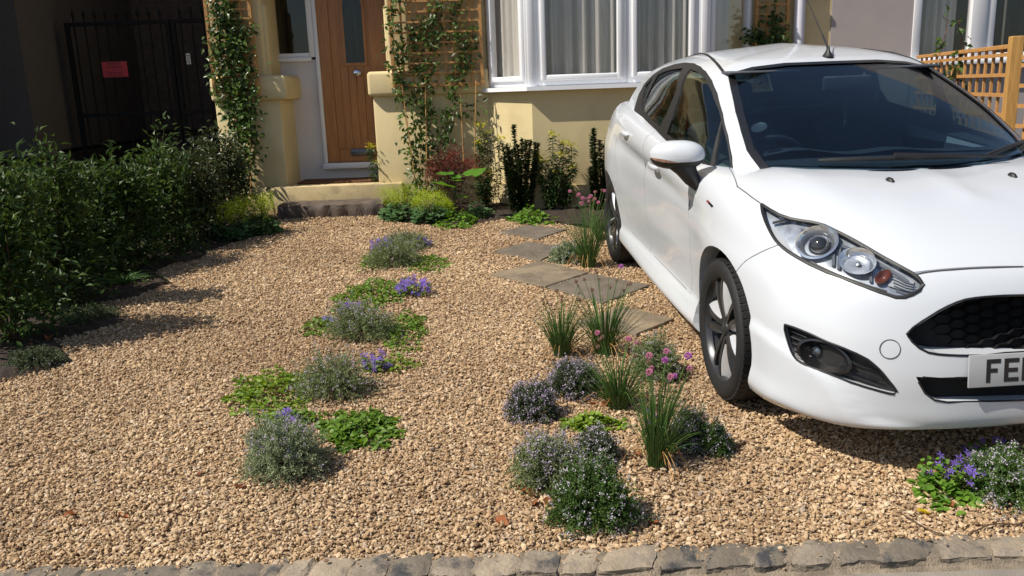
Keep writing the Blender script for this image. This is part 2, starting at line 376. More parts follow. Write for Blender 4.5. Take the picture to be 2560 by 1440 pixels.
# white side panel, side light, frames
xd0, xd1 = X(797, 200, YD), X(992, 200, YD)
MB().box(xl1 - .3, xd0 - .005, YD - .02, YD + .02, zfl, Z(700, 152, YD)).build('side_panel', 'white_wall', H)
sw = thing  # (alias keeps names short)
fr = MB().rbox(X(664, 146, YD) - .1, X(781, 146, YD), YD - .07, YD, Z(700, 156, YD), Z(700, 146, YD), .006).build('side_light_sill', 'white_frame', H, True, 40)
sf = MB()
sf.rbox(X(769, 60, YD), xd0 - .004, YD - .05, YD + .03, Z(700, 146, YD), 2.75, .006)
sf.rbox(X(640, 60, YD), X(664, 60, YD), YD - .05, YD + .03, Z(700, 146, YD), 2.75, .006)
sf.rbox(X(664, 60, YD), X(769, 60, YD), YD - .045, YD + .03, Z(700, 146, YD), Z(700, 135, YD), .006)
sl_ = sf.build('side_light', 'white_frame', H, True, 40)
MB().box(X(664, 60, YD), X(769, 60, YD), YD - .006, YD + .0, Z(700, 135, YD), 2.75).build('pane', 'pane_dark', sl_)
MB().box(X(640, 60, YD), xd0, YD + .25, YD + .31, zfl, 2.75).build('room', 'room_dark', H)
# door frame, door
zd0 = Z(880, 405, YD)
df = MB()
df.rbox(xd0 - .002, xd0 + .035, YD - .06, YD + .04, zd0, 2.75, .006); df.rbox(xd1, xd1 + .07, YD - .06, YD + .04, zd0, 2.75, .006)
df.rbox(xd0 - .012, xd1 + .08, YD - .10, YD + .04, Z(880, 419, YD), zd0, .006)
df.build('door_frame', 'white_frame', H, True, 40)
MB().box(xd0 - .06, xd1 + .1, YD - .03, YD + .02, zfl, Z(880, 419, YD)).build('door_base', 'white_wall', H)
door = MB(); dx0, dx1 = xd0 + .035, xd1; YF = YD - .02
door.box(dx0, dx1, YF + .006, YF + .045, zd0 + .003, zd0 + 2.02)
D = door.build('door', 'oak', H)
zg0 = Z(890, 157, YD)
gx0, gx1 = X(866, 140, YD), X(912, 140, YD); gxc = (gx0 + gx1) / 2
for a, b_ in ((dx0 + .002, X(838, 250, YD)), (X(934, 250, YD), dx1 - .002)):
    MB().rbox(a, b_, YF - .008, YF + .012, zd0 + .005, zd0 + 2.0, .003).build('stile', 'oak', D)
xs = np.linspace(X(838, 250, YD), X(934, 250, YD), 6)
zb = Z(880, 372, YD)
for i in range(5):
    segs = [(zb, zd0 + 2.0)]
    if xs[i] < gx1 + .03 and xs[i + 1] > gx0 - .03: segs = [(zb, zg0 - .03), (Z(890, -15, YD) + .06, zd0 + 2.0)]
    for z0, z1 in segs:
        x0 = xs[i] + .0025; x1 = xs[i + 1] - .0025
        if z1 > z0: MB().rbox(x0, x1, YF - .002, YF + .012, z0, z1, .003).build('plank', 'oak', D)
MB().rbox(X(838, 250, YD) + .002, X(934, 250, YD) - .002, YF - .007, YF + .012, zd0 + .006, zb - .003, .003).build('bottom_rail', 'oak', D)
# arched glass with its wooden surround
def arch(x0, x1, z0, zs, n=12, k=1.35):
    xc = (x0 + x1) / 2; w = (x1 - x0) / 2
    return [(x0, z0), (x1, z0)] + [(xc + w * math.cos(a), zs + w * k * math.sin(a)) for a in np.linspace(0, math.pi, n)]
zs_ = Z(890, 14, YD)
MB().prism(arch(gx0 - .028, gx1 + .028, zg0 - .03, zs_), YF - .012, YF + .012).build('glass_surround', 'oak', D)
MB().prism(arch(gx0, gx1, zg0, zs_), YF - .016, YF).build('glass_panel', 'leaded_glass', D)
lead = MB()
for dx in (-.035, .035): lead.tube([(gxc + dx, YF - .018, zg0), (gxc + dx * .8, YF - .018, zg0 + .35), (gxc + dx * .2, YF - .018, zs_ + .1)], .0025, 5)
for a in (0, .5, 1): lead.tube([(gxc + .045 * math.cos(q) * (1 - a * .3), YF - .018, zg0 + .18 + a * .22 + .07 * math.sin(q)) for q in np.linspace(0, 6.28, 16)], .0022, 5)
lead.build('leading', 'steel_dull', D)
kx, kz = X(896, 183, YD), Z(896, 183, YD)
kn = MB().lathe([(0, -.012), (.038, -.012), (.04, -.018), (.034, -.026), (.016, -.03), (.015, -.05), (.03, -.058), (.036, -.072), (.03, -.086), (.012, -.092), (0, -.092)], (kx, YF, kz), 'y', 28).build('door_knob', 'chrome', D, True, 40)
lx, lz = X(906, 380, YD), Z(906, 380, YD)
MB().rbox(lx - .115, lx + .115, YF - .022, YF - .006, lz - .036, lz + .036, .008).build('letter_box', 'steel_dull', D, True, 40)
MB().rbox(lx - .09, lx + .09, YF - .029, YF - .0225, lz - .02, lz + .022, .006).build('letter_flap', 'steel_dull', D, True, 40)
# bay: base, sill, frames
bx0, bx1 = X(1331, 300, YB), X(1760, 120, YB)
ba, bb = X(1222, 250, YP), X(1880, 100, YP)
base_poly = [(ba, YP + .1), (ba, YP), (bx0, YB), (bx1, YB), (bb, YP), (bb, YP + .1)]
MB().prism([(x, y) for x, y in base_poly], gw - .1, zsill, 2).build('bay_wall', 'cream', H)
pl = [(ba - .02, YP + .1), (ba - .02, YP - .02), (bx0 - .01, YB - .02), (bx1 + .01, YB - .02), (bb + .02, YP - .02), (bb + .02, YP + .1)]
MB().prism(pl, gw - .1, Z(1455, 461, YB), 2).build('bay_plinth', 'cream_worn', H)
def offs(poly, d): # push the three bay faces outward
    (x0, _), (x1, y1), (x2, y2), (x3, y3), (x4, y4), (x5, _) = poly
    k = .55 * d
    return [(x1 - d * 1.1, YP + .1), (x1 - d * 1.1, y1 - k * .2), (x2 - k, y2 - d), (x3 + k, y3 - d), (x4 + d * 1.1, y4 - k * .2), (x4 + d * 1.1, YP + .1)]
MB().prism(offs(base_poly, .085), zsill - .002, Z(1340, 216, YB - .08), 2).build('bay_sill', 'white_frame', H)
zs0 = Z(1340, 214, YB); ZT = 3.15
bw = MB()
for (px0, y0), (px1, y1) in (((ba, YP), (bx0, YB)), ((bx0, YB), (bx1, YB)), ((bx1, YB), (bb, YP))):
    dx, dy = px1 - px0, y1 - y0; L = math.hypot(dx, dy)
BAY = bw
def face_M(x0, y0, x1, y1): # local x along the face, local y into the house
    a = math.atan2(y1 - y0, x1 - x0); return Matrix.Translation((x0, y0, 0)) @ Matrix.Rotation(a, 4, 'Z'), math.hypot(x1 - x0, y1 - y0)
bay = MB().prism([(x, y + .0) for x, y in offs(base_poly, -.012)], zs0 - .02, zs0 + .012, 2).build('bay_window', 'white_frame', H)
for cx, cy in ((bx0, YB), (bx1, YB)):
    MB().rbox(cx - .055, cx + .055, cy - .012, cy + .1, zs0 - .018, ZT - .002, .012).build('corner_post', 'white_frame', bay, True, 40)
    MB().rbox(cx - .03, cx + .03, cy - .022, cy + .05, zs0 - .016, ZT, .008).build('post_bead', 'white_frame', bay, True, 40)
def casement(M, a, b_, z0, z1, opening=True):
    o1, o2 = .055, .05
    f1 = MB()
    f1.rbox(a, a + o1, -.0, .07, z0, z1, .006, 2, M); f1.rbox(b_ - o1, b_, -.0, .07, z0, z1, .006, 2, M); f1.rbox(a + o1 - .004, b_ - o1 + .004, .002, .07, z0, z0 + o1, .006, 2, M)
    f1.build('frame', 'white_frame', bay, True, 40)
    a2, b2, zz = a + o1 - .012, b_ - o1 + .012, z0 + o1 - .012
    f2 = MB()
    for q in ((a2, a2 + o2, zz, z1), (b2 - o2, b2, zz, z1)): f2.rbox(q[0], q[1], -.028, .05, q[2], q[3], .012, 3, M)
    f2.rbox(a2 + o2 - .006, b2 - o2 + .006, -.026, .05, zz, zz + o2, .012, 3, M); f2.build('sash', 'white_frame', bay, True, 40)
    g = MB(); g.rbox(a2 + o2 - .005, b2 - o2 + .005, .004, .012, zz + o2 - .005, z1, .002, 1, M); g.build('pane', 'pane', bay)
M, L = face_M(bx0, YB, bx1, YB)
xm = X(1567, 100, YB) - bx0
casement(M, .05, xm, zs0, ZT); casement(M, xm + .002, L - .05, zs0, ZT)
M, L = face_M(ba, YP, bx0, YB); casement(M, .0, L - .04, zs0, ZT)
M, L = face_M(bx1, YB, bb, YP); casement(M, .04, L, zs0, ZT)
MB().prism(offs(base_poly, .02), ZT, TOP - .02, 2).build('bay_head', 'cream', H)
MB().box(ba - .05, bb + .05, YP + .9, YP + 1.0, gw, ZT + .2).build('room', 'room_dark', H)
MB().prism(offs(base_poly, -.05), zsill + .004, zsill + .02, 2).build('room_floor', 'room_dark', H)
# wall right of the bay
xw = X(2076, 60, YP)
MB().box(bb - .3, xw, YP, YP + .5, gw - .1, TOP).build('wall', 'cream', H)
MB().box(X(516, 100, YP) - .1, xw + .02, YP - .2, 14, TOP + .02, TOP + .12).build('eaves', 'white_frame', H)
# ---- things on the house
st = MB(); x0, x1 = X(692, 510, 8.13), X(958, 510, 8.13)
n = 24; rows = [(8.15, -.12), (8.125, -.02), (8.118, .06), (8.128, .115), (8.16, .128), (8.3, .13), (8.46, .128)]
zstep = Z(820, 509, 8.13) - gz(8.13)
V = [(x0 + (x1 - x0) * i / n, y + (.012 * math.sin(i * 1.7) + random.uniform(-.006, .006)) * (1 if y < 8.2 else .2), gz(8.13) + (z / .13) * zstep + random.uniform(-.004, .004)) for i in range(n + 1) for y, z in rows]
st.grid(V, n + 1, len(rows)); k = len(rows)
st.f.append(tuple(range(k))); st.f.append(tuple(range(n * k, n * k + k))[::-1])
single(st, 'door_step', 'step_stone', ((x0 + x1) / 2, 8.13, gz(8.13)), 'rough dark brown stone step below the front door', 'step', smooth=True, sharp=50)
ym = 8.78; mx0, mx1 = X(752, 458, ym), X(962, 458, ym)
single(MB().rbox(mx0, mx1, 8.62, 8.98, zfl, zfl + .022, .008), 'doormat', 'coir', ((mx0 + mx1) / 2, ym, zfl), 'brown coir doormat on the porch floor', 'doormat')
# curtains: folds
def curtain(x0, y0, x1, y1, z0, z1, label, folds, amp=.03, ph=0.0):
    n = folds * 10; mb = MB(); L = math.hypot(x1 - x0, y1 - y0); nx, ny = -(y1 - y0) / L, (x1 - x0) / L
    V = []
    for i in range(n + 1):
        t_ = i / n; d = amp * (math.sin(t_ * folds * 6.28 + ph) + .5 * math.sin(t_ * folds * 2.3 * 6.28 + 1.3 + ph))
        for j in range(7): V.append((x0 + (x1 - x0) * t_ + nx * d * (1 - .03 * j), y0 + (y1 - y0) * t_ + ny * d * (1 - .04 * j), z0 + (z1 - z0) * j / 6))
    mb.grid(V, n + 1, 7)
    return single(mb, 'curtain', 'curtain', ((x0 + x1) / 2, (y0 + y1) / 2, z0), label, 'curtain', 'curtains behind the windows', smooth=True)
zc = zsill + .03
curtain(ba + .09, YP + .03, bx0 + .035, YB + .135, zc, ZT, 'grey net curtain behind the narrow left pane of the bay', 3, .025)
curtain(bx0 + .12, YB + .13, bx0 + xm - .05, YB + .13, zc, ZT, 'pale grey curtain behind the left front pane of the bay', 5, .05, 1)
curtain(bx0 + xm + .07, YB + .13, bx1 - .1, YB + .13, zc, ZT, 'pale grey curtain behind the right front pane above the car roof', 5, .05, 2)
curtain(bx1 + .05, YB + .26, bb - .06, YP + .12, zc, ZT, 'shaded curtain behind the narrow right pane of the bay', 4, .025, 3)
# down pipe
dp = thing('drainpipe', 'white drainpipe on the cream wall behind the car roof', 'drainpipe', (X(1998, 60, YP - .06), YP - .06, gw))
xp = X(1998, 60, YP - .06)
MB().tube([(xp, YP - .06, gw), (xp, YP - .06, 2), (xp, YP - .06, TOP)], .052, 16).build('pipe', 'pipe_white', dp, True, 40)
for z in (1.0, 2.35, 3.6): MB().rbox(xp - .075, xp + .075, YP - .125, YP - .001, z, z + .05, .01).build('bracket', 'pipe_white', dp, True, 40)

# ---- neighbour's house on the right
NX = xw + .004; nx1 = X(2281, 60, YP)
NH = thing('neighbour_house', 'grey lilac rendered house next door with white framed window', 'house', (NX + 1, YP, gw))
MB().box(NX, nx1, YP - .01, YP + .4, gw - .1, TOP + .004).build('wall', 'lilac_wall', NH)
zn = Z(2300, 158, YP)
MB().box(nx1, nx1 + 3, YP - .005, YP + .4, gw - .1, zn - .03).build('wall', 'lilac_wall', NH)
MB().rbox(nx1 - .03, nx1 + 3, YP - .09, YP + .05, zn - .03, zn + .02, .01).build('window_sill', 'white_frame', NH, True, 40)
nw = MB().rbox(nx1, X(2301, 60, YP), YP - .02, YP + .06, zn + .02, ZT, .008).build('window', 'white_frame', NH, True, 40)
xa, xb_ = X(2424, 60, YP), X(2486, 60, YP)
MB().rbox(xa, xb_ - .09, YP - .03, YP + .06, zn + .02, ZT, .01).build('mullion', 'white_frame', nw, True, 40)
MB().rbox(xb_ - .088, xb_, YP - .015, YP + .06, zn + .02, ZT, .01).build('mullion', 'white_frame', nw, True, 40)
MB().rbox(X(2301, 60, YP) - .004, xa + .004, YP - .012, YP + .06, zn + .02, zn + .075, .01).build('bottom_rail', 'white_frame', nw, True, 40)
MB().rbox(xb_ - .004, xb_ + 1.2, YP - .012, YP + .06, zn + .02, zn + .075, .01).build('bottom_rail', 'white_frame', nw, True, 40)
MB().box(X(2301, 60, YP) - .003, xa + .003, YP + .02, YP + .026, zn + .05, ZT).build('pane', 'pane', nw)
MB().box(xb_ - .003, xb_ + 1.2, YP + .02, YP + .026, zn + .05, ZT).build('pane', 'pane_dark', nw)
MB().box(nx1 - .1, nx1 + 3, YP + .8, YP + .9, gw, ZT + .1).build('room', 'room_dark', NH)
MB().box(nx1, nx1 + 3, YP - .02, YP + .9, ZT, TOP + .004).build('wall', 'lilac_wall', NH)
curtain(X(2320, 60, YP), YP + .2, xa - .03, YP + .2, zn, ZT, 'white curtain in the neighbouring window at the right', 4, .03, 1)
curtain(xb_ + .04, YP + .25, xb_ + .8, YP + .25, zn, ZT, 'shaded dark curtain beside the white mullion, far right', 5, .03, 2)

# ---- neighbour on the left: shaded walls behind the side gate
YL = 9.3
gl = gz(YL)
NL = thing('side_house', 'dark pebble dashed house beyond the gate in deep shade', 'house', (X(40, 300, YL) - 1.5, YL, gl))
xq = X(66, 200, YL)
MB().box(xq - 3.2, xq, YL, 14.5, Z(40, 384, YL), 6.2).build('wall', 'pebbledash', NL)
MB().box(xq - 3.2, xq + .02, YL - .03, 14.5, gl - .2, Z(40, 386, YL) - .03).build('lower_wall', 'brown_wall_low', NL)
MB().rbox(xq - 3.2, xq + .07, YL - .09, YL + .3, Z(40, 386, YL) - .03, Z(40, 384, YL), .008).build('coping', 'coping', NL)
MB().rbox(xq - 3.2, X(34, 418, YL), YL - .16, YL + .2, Z(20, 424, YL), Z(20, 415, YL), .008).build('ledge', 'coping', NL)
YR = 12.2
MB().box(xq - 3.3, xq - .95, 7.55, YL - .2, gl - .3, 4.6).build('sun_blocker', 'brown_wall', NL)  # unseen block added to keep the sun off the pebbledash front
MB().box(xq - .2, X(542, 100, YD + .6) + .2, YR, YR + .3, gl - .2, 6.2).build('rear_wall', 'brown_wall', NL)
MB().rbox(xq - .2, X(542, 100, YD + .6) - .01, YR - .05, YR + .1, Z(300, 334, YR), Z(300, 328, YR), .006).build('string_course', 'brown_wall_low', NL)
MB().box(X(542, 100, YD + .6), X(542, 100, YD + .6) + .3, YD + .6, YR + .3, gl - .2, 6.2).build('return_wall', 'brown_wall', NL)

# ---- iron gate
YG = 10.0
gg = gz(YG)
GT = thing('iron_gate', 'tall black iron double gate with spear tops in the shaded side passage', 'gate', (X(300, 300, YG), YG, gg))
def gate_leaf(px0, px1, nb):
    zt = Z((px0 + px1) / 2, 72 if px0 < 300 else 66, YG); zt = 2.36
    x0, x1 = X(px0, 70, YG), X(px1, 70, YG); s_ = .022
    for x in (x0, x1):
        MB().box(x - s_, x + s_, YG - s_, YG + s_, gg + .04, zt - .006).build('post', 'gate_black', GT)
    for z in (zt, gg + .95, gg + .12): MB().box(x0 - s_ - .003, x1 + s_ + .003, YG - s_ - .004, YG + s_ + .004, z - .02, z + .02).build('rail', 'gate_black', GT)
    for i in range(nb):
        x = x0 + (x1 - x0) * (i + .65) / (nb + .3)
        MB().tube([(x, YG, gg + .08), (x, YG, zt + .07)], .0085, 6).build('bar', 'gate_black', GT)
        sp = MB(); sp.lathe([(.001, .15), (.012, .105), (.026, .075), (.012, .068), (.016, .055), (.009, .045), (.001, .04)], (x, YG, zt + .02), 'z', 8); sp.build('spearhead', 'gate_black', GT, True, 40)
gate_leaf(168, 420, 9); gate_leaf(434, 700, 9)
# signs on the gate
def textmesh(body, size, mat, name, parent, M, align='CENTER'):
    cu = bpy.data.curves.new(name, 'FONT'); cu.body = body; cu.size = size; cu.align_x = align; cu.extrude = .0006
    o = bpy.data.objects.new(name, cu); COL.objects.link(o)
    dg = bpy.context.evaluated_depsgraph_get(); me = bpy.data.meshes.new_from_object(o.evaluated_get(dg))
    bpy.data.objects.remove(o); bpy.data.curves.remove(cu)
    me.transform(M); me.materials.clear(); me.materials.append(MAT[mat])
    ob = bpy.data.objects.new(name, me); COL.objects.link(ob); ob.parent = parent; return ob
sx0, sx1, sz0, sz1 = X(256, 170, YG - .03), X(319, 170, YG - .03), Z(288, 193, YG - .03), Z(288, 154, YG - .03)
SG = thing('warning_sign', 'red no parking sign with black lettering hung on the iron gate', 'sign', ((sx0 + sx1) / 2, YG - .035, sz0))
MB().box(sx0, sx1, YG - .038, YG - .032, sz0, sz1).build('board', 'sign_red', SG)
hh = sz1 - sz0
for tx, fy, s_ in (('PRIVATE', .80, .21), ('NO PARKING', .60, .165), ('IN', .45, .11), ('FRONT OF GATES', .25, .135), ('AT ANY TIME', .06, .16)):
    textmesh(tx, hh * s_, 'print_black', 'lettering', SG, Matrix.Translation((0, -.0045, hh * fy)) @ Matrix.Rotation(R(90), 4, 'X'))
ax, az = X(471, 147, YG - .03), Z(471, 147, YG - .03)
TG = thing('small_notice', 'small white notice with grey lines on the right gate leaf', 'sign', (ax, YG - .03, az - .06))
MB().box(ax - .024, ax + .024, YG - .033, YG - .028, az - .06, az + .06).build('board', 'sign_white', TG)
for k in range(5): MB().box(ax - .018, ax + .018, YG - .0345, YG - .0335, az - .045 + k * .02, az - .039 + k * .02).build('print_line', 'print_black', TG)

# ---- trellises on the house: each slat its own piece
def trellis(x0, x1, z0, z1, Y, label, sx, sz, th=.018, fw=.03):
    T = thing('trellis', label, 'trellis', ((x0 + x1) / 2, Y, z0), 'wooden trellises')
    B = np.array([(x0 + x1) / 2, Y, z0])
    v = MB().box(-.009, .009, -th, 0, 0, z1 - z0).build('slat', 'trellis_wood', T, loc0=(0, 0, 0)); first = True
    n = max(2, int(round((x1 - x0) / sx)))
    for i in range(1, n):
        x = x0 + (x1 - x0) * i / n - B[0]
        if first: v.location = (x, -.003, 0); first = False
        else: share('slat', v, T, (x, -.003, 0))
    h = MB().box(-(x1 - x0) / 2, (x1 - x0) / 2, -th, 0, -.009, .009).build('slat', 'trellis_wood', T, loc0=(0, 0, 0)); first = True
    n = int(round((z1 - z0) / sz))
    for i in range(1, n):
        z = (z1 - z0) * i / n
        if first: h.location = (0, -th - .005, z); first = False
        else: share('slat', h, T, (0, -th - .005, z))
    for a, b_ in ((x0 - fw, x0), (x1, x1 + fw)): MB().box(a, b_, Y - .045, Y - .0, z0 - fw, z1).build('frame_bar', 'trellis_wood', T)
    MB().box(x0, x1, Y - .044, Y - .001, z0 - fw, z0).build('frame_bar', 'trellis_wood', T)
    return T
trellis(X(532, 120, YP - .06), X(632, 120, YP - .06), Z(585, 232, YP - .06), 3.0, YP - .06, 'narrow wooden trellis on the left door pier under dense climber', .075, .085)
trellis(X(985, 120, YP - .06), X(1199, 120, YP - .06), Z(1090, 208, YP - .06), 3.0, YP - .06, 'wide wooden trellis between the front door and bay window', .085, .095)
trellis(X(1893, 60, YP - .05), X(1962, 60, YP - .05), 1.55, 3.0, YP - .05, 'narrow wooden trellis between bay window and drainpipe', .08, .09)
# ---- trellis fence along the right boundary
def fence_panel(p0, p1, z_top, z_bot, label, nv, nh, post_end):
    dx, dy = p1[0] - p0[0], p1[1] - p0[1]; L = math.hypot(dx, dy); ang = math.atan2(dy, dx)
    g0 = gz(p1[1])
    F = thing('trellis_fence', label, 'fence', (p0[0], p0[1], g0), 'trellis fence along the boundary'); F.rotation_euler = (0, 0, ang)
    loc0 = (0, 0, 0)
    MB().rbox(-.035, .035, -.04, .04, -.1, z_top + .05 - g0, .005).build('post', 'post_wood', F, loc0=loc0)
    if post_end: MB().rbox(L - .035, L + .035, -.04, .04, -.1, z_top + .05 - g0, .005).build('post', 'post_wood', F, loc0=loc0)
    for z in (z_top, z_bot): MB().rbox(.035, L - .035, -.022, .022, z - g0 - .03, z - g0, .004).build('rail', 'trellis_wood', F, loc0=loc0)
    v = MB().box(-.012, .012, -.018, -.002, z_bot - g0 - .01, z_top - g0 - .03).build('slat', 'trellis_wood', F, loc0=loc0)
    for i in range(nv):
        x = .035 + (L - .07) * (i + .5) / nv
        if i == 0: v.location = (x, 0, 0)
        else: share('slat', v, F, (x, 0, 0))
    h = MB().box(.035, L - .035, .002, .018, -.013, .013).build('slat', 'trellis_wood', F, loc0=loc0)
    for i in range(nh):
        z = z_bot - g0 + (z_top - z_bot) * (i + .5) / nh
        if i == 0: h.location = (0, 0, z)
        else: share('slat', h, F, (0, 0, z))
fA, fB, fC = at(2531, 200, 6.0), at(2290, 200, 8.35), at(2700, 200, 3.6)
fC = np.array([fA[0] + .02, 3.7, 0])
fence_panel(fA, fB, 1.66, .55, 'orange brown trellis fence panel running from its post back to the neighbouring house', 15, 8, False)
fence_panel(fC, fA - np.array([0, .08, 0]), 1.58, .5, 'orange brown trellis fence panel on the street side of the post', 16, 8, False)
# ================================================================== car
m, t, b, o = _new('car_paint'); b.inputs['Base Color'].default_value = (.555, .585, .635, 1); b.inputs['Roughness'].default_value = .32; b.inputs['Coat Weight'].default_value = .8; b.inputs['Coat Roughness'].default_value = .03
surf('gloss_black', (.010, .010, .011), .25, .05, 5, coat=.3)
surf('trim_black', (.014, .014, .015), .5, .08, 30, .2, 300)
surf('seam_light', (.22, .23, .25), .7, .05, 5)
surf('projector', (.02, .022, .026), .06, .1, 5, coat=1.0)
surf('seam', (.05, .05, .055), .7, .05, 5)
surf('rubber', (.009, .009, .010), .72, .15, 40, .4, 200)
surf('rim_dark', (.05, .051, .056), .32, .05, 10, metal=.5)
surf('rim_machined', (.62, .63, .66), .3, .05, 20, metal=.45)
surf('brake', (.16, .16, .17), .4, .1, 30, metal=1.0)
surf('liner', (.008, .008, .008), .95, .1, 10)
surf('interior', (.055, .062, .078), .8, .15, 20)
surf('seat_cloth', (.085, .092, .115), .9, .2, 30)
surf('plate_white', (.33, .34, .36), .45, .03, 20)  # white number plate greyed: the shade on it is put into the colour
surf('lamp_chrome', (.78, .80, .84), .14, .10, 30, metal=.85)
surf('lamp_grey', (.20, .21, .23), .3, .08, 20, metal=.5)
surf('amber', (.11, .028, .014), .25, .1, 20)
surf('mirror_amber', (.26, .16, .12), .2, .35, 60)
surf('lamp_silver', (.50, .53, .58), .25, .35, 22, metal=.5)
surf('red_lens', (.38, .02, .02), .15, .1, 20)
surf('badge_red', (.35, .02, .05), .4, .1, 40)
glassmat('car_glass', (.62, .70, .68)); glassmat('windscreen', (.60, .69, .74)); glassmat('lamp_cover', (.93, .95, .97)); glassmat('lens', (.55, .58, .62))
CYAW, CPX, CPY = R(3.37), 1.701, 3.499
fw = np.array([math.sin(CYAW), -math.cos(CYAW), -SLOPE * math.cos(CYAW)]); fw /= np.linalg.norm(fw)
up = np.array([0, -SLOPE, 1.0]); up /= np.linalg.norm(up); lf = np.cross(up, fw); lf /= np.linalg.norm(lf); up = np.cross(fw, lf)
CM = Matrix(((fw[0], lf[0], up[0], CPX), (fw[1], lf[1], up[1], CPY), (fw[2], lf[2], up[2], gz(CPY) + .004), (0, 0, 0, 1)))
CMI = CM.inverted()
CAR = thing('parked_car', 'white five door hatchback with black grille parked on the gravel', 'car', (0, 0, 0)); CAR['_base'] = [0, 0, 0]
CAR.matrix_world = CM
def cray(px, py):
    o_ = CMI @ Vector(CAMP); d = (CMI.to_3x3() @ Vector(ray(px, py))).normalized(); return o_, d
def catmull(P, n):
    """smooth curve through P (k x d) sampled n times, centripetal-ish via chord length cubic"""
    P = np.asarray(P, float); k = len(P)
    T = np.gradient(P, axis=0); 
    for i in range(1, k - 1): T[i] = (P[i + 1] - P[i - 1]) / 2
    T[0] = P[1] - P[0]; T[-1] = P[-1] - P[-2]
    t_ = np.linspace(0, k - 1, n); i = np.minimum(t_.astype(int), k - 2); s = (t_ - i)[:, None]
    a, b_, ta, tb = P[i], P[i + 1], T[i], T[i + 1]
    return (2 * s**3 - 3 * s**2 + 1) * a + (s**3 - 2 * s**2 + s) * ta + (-2 * s**3 + 3 * s**2) * b_ + (s**3 - s**2) * tb
def loft(net, ns, nt, flatfix=True):
    """net: stations x points x (X,u,z), right half, first and last station on the centre plane"""
    net = np.asarray(net, float)
    ext = np.concatenate([net[1:2] * [1, -1, 1], net, net[-2:-1] * [1, -1, 1]])          # mirrored neighbours keep the middle smooth
    A = np.stack([catmull(ext[:, j], 1 + (len(ext) - 1) * ns) for j in range(net.shape[1])], 1)[ns:-ns]
    B = np.stack([catmull(A[i], nt) for i in range(len(A))])
    B[0, :, 1] = 0; B[-1, :, 1] = 0; B[:, -1, 1] = 0
    return B
def half_to_solid(B, bottom_z=None):
    """both halves, closed underneath"""
    n, k, _ = B.shape; bm = bmesh.new()
    Rt = [[bm.verts.new((p[0], -p[1], p[2])) for p in row] for row in B]
    Lt = [[bm.verts.new((p[0], p[1], p[2])) for p in row] for row in B]
    for i in range(n - 1):
        for j in range(k - 1):
            bm.faces.new((Rt[i][j], Rt[i][j + 1], Rt[i + 1][j + 1], Rt[i + 1][j])); bm.faces.new((Lt[i][j], Lt[i + 1][j], Lt[i + 1][j + 1], Lt[i][j + 1]))
    bmesh.ops.remove_doubles(bm, verts=bm.verts[:], dist=.0004)
    bmesh.ops.holes_fill(bm, edges=[e for e in bm.edges if e.is_boundary], sides=0)
    bmesh.ops.recalc_face_normals(bm, faces=bm.faces[:])
    return bm
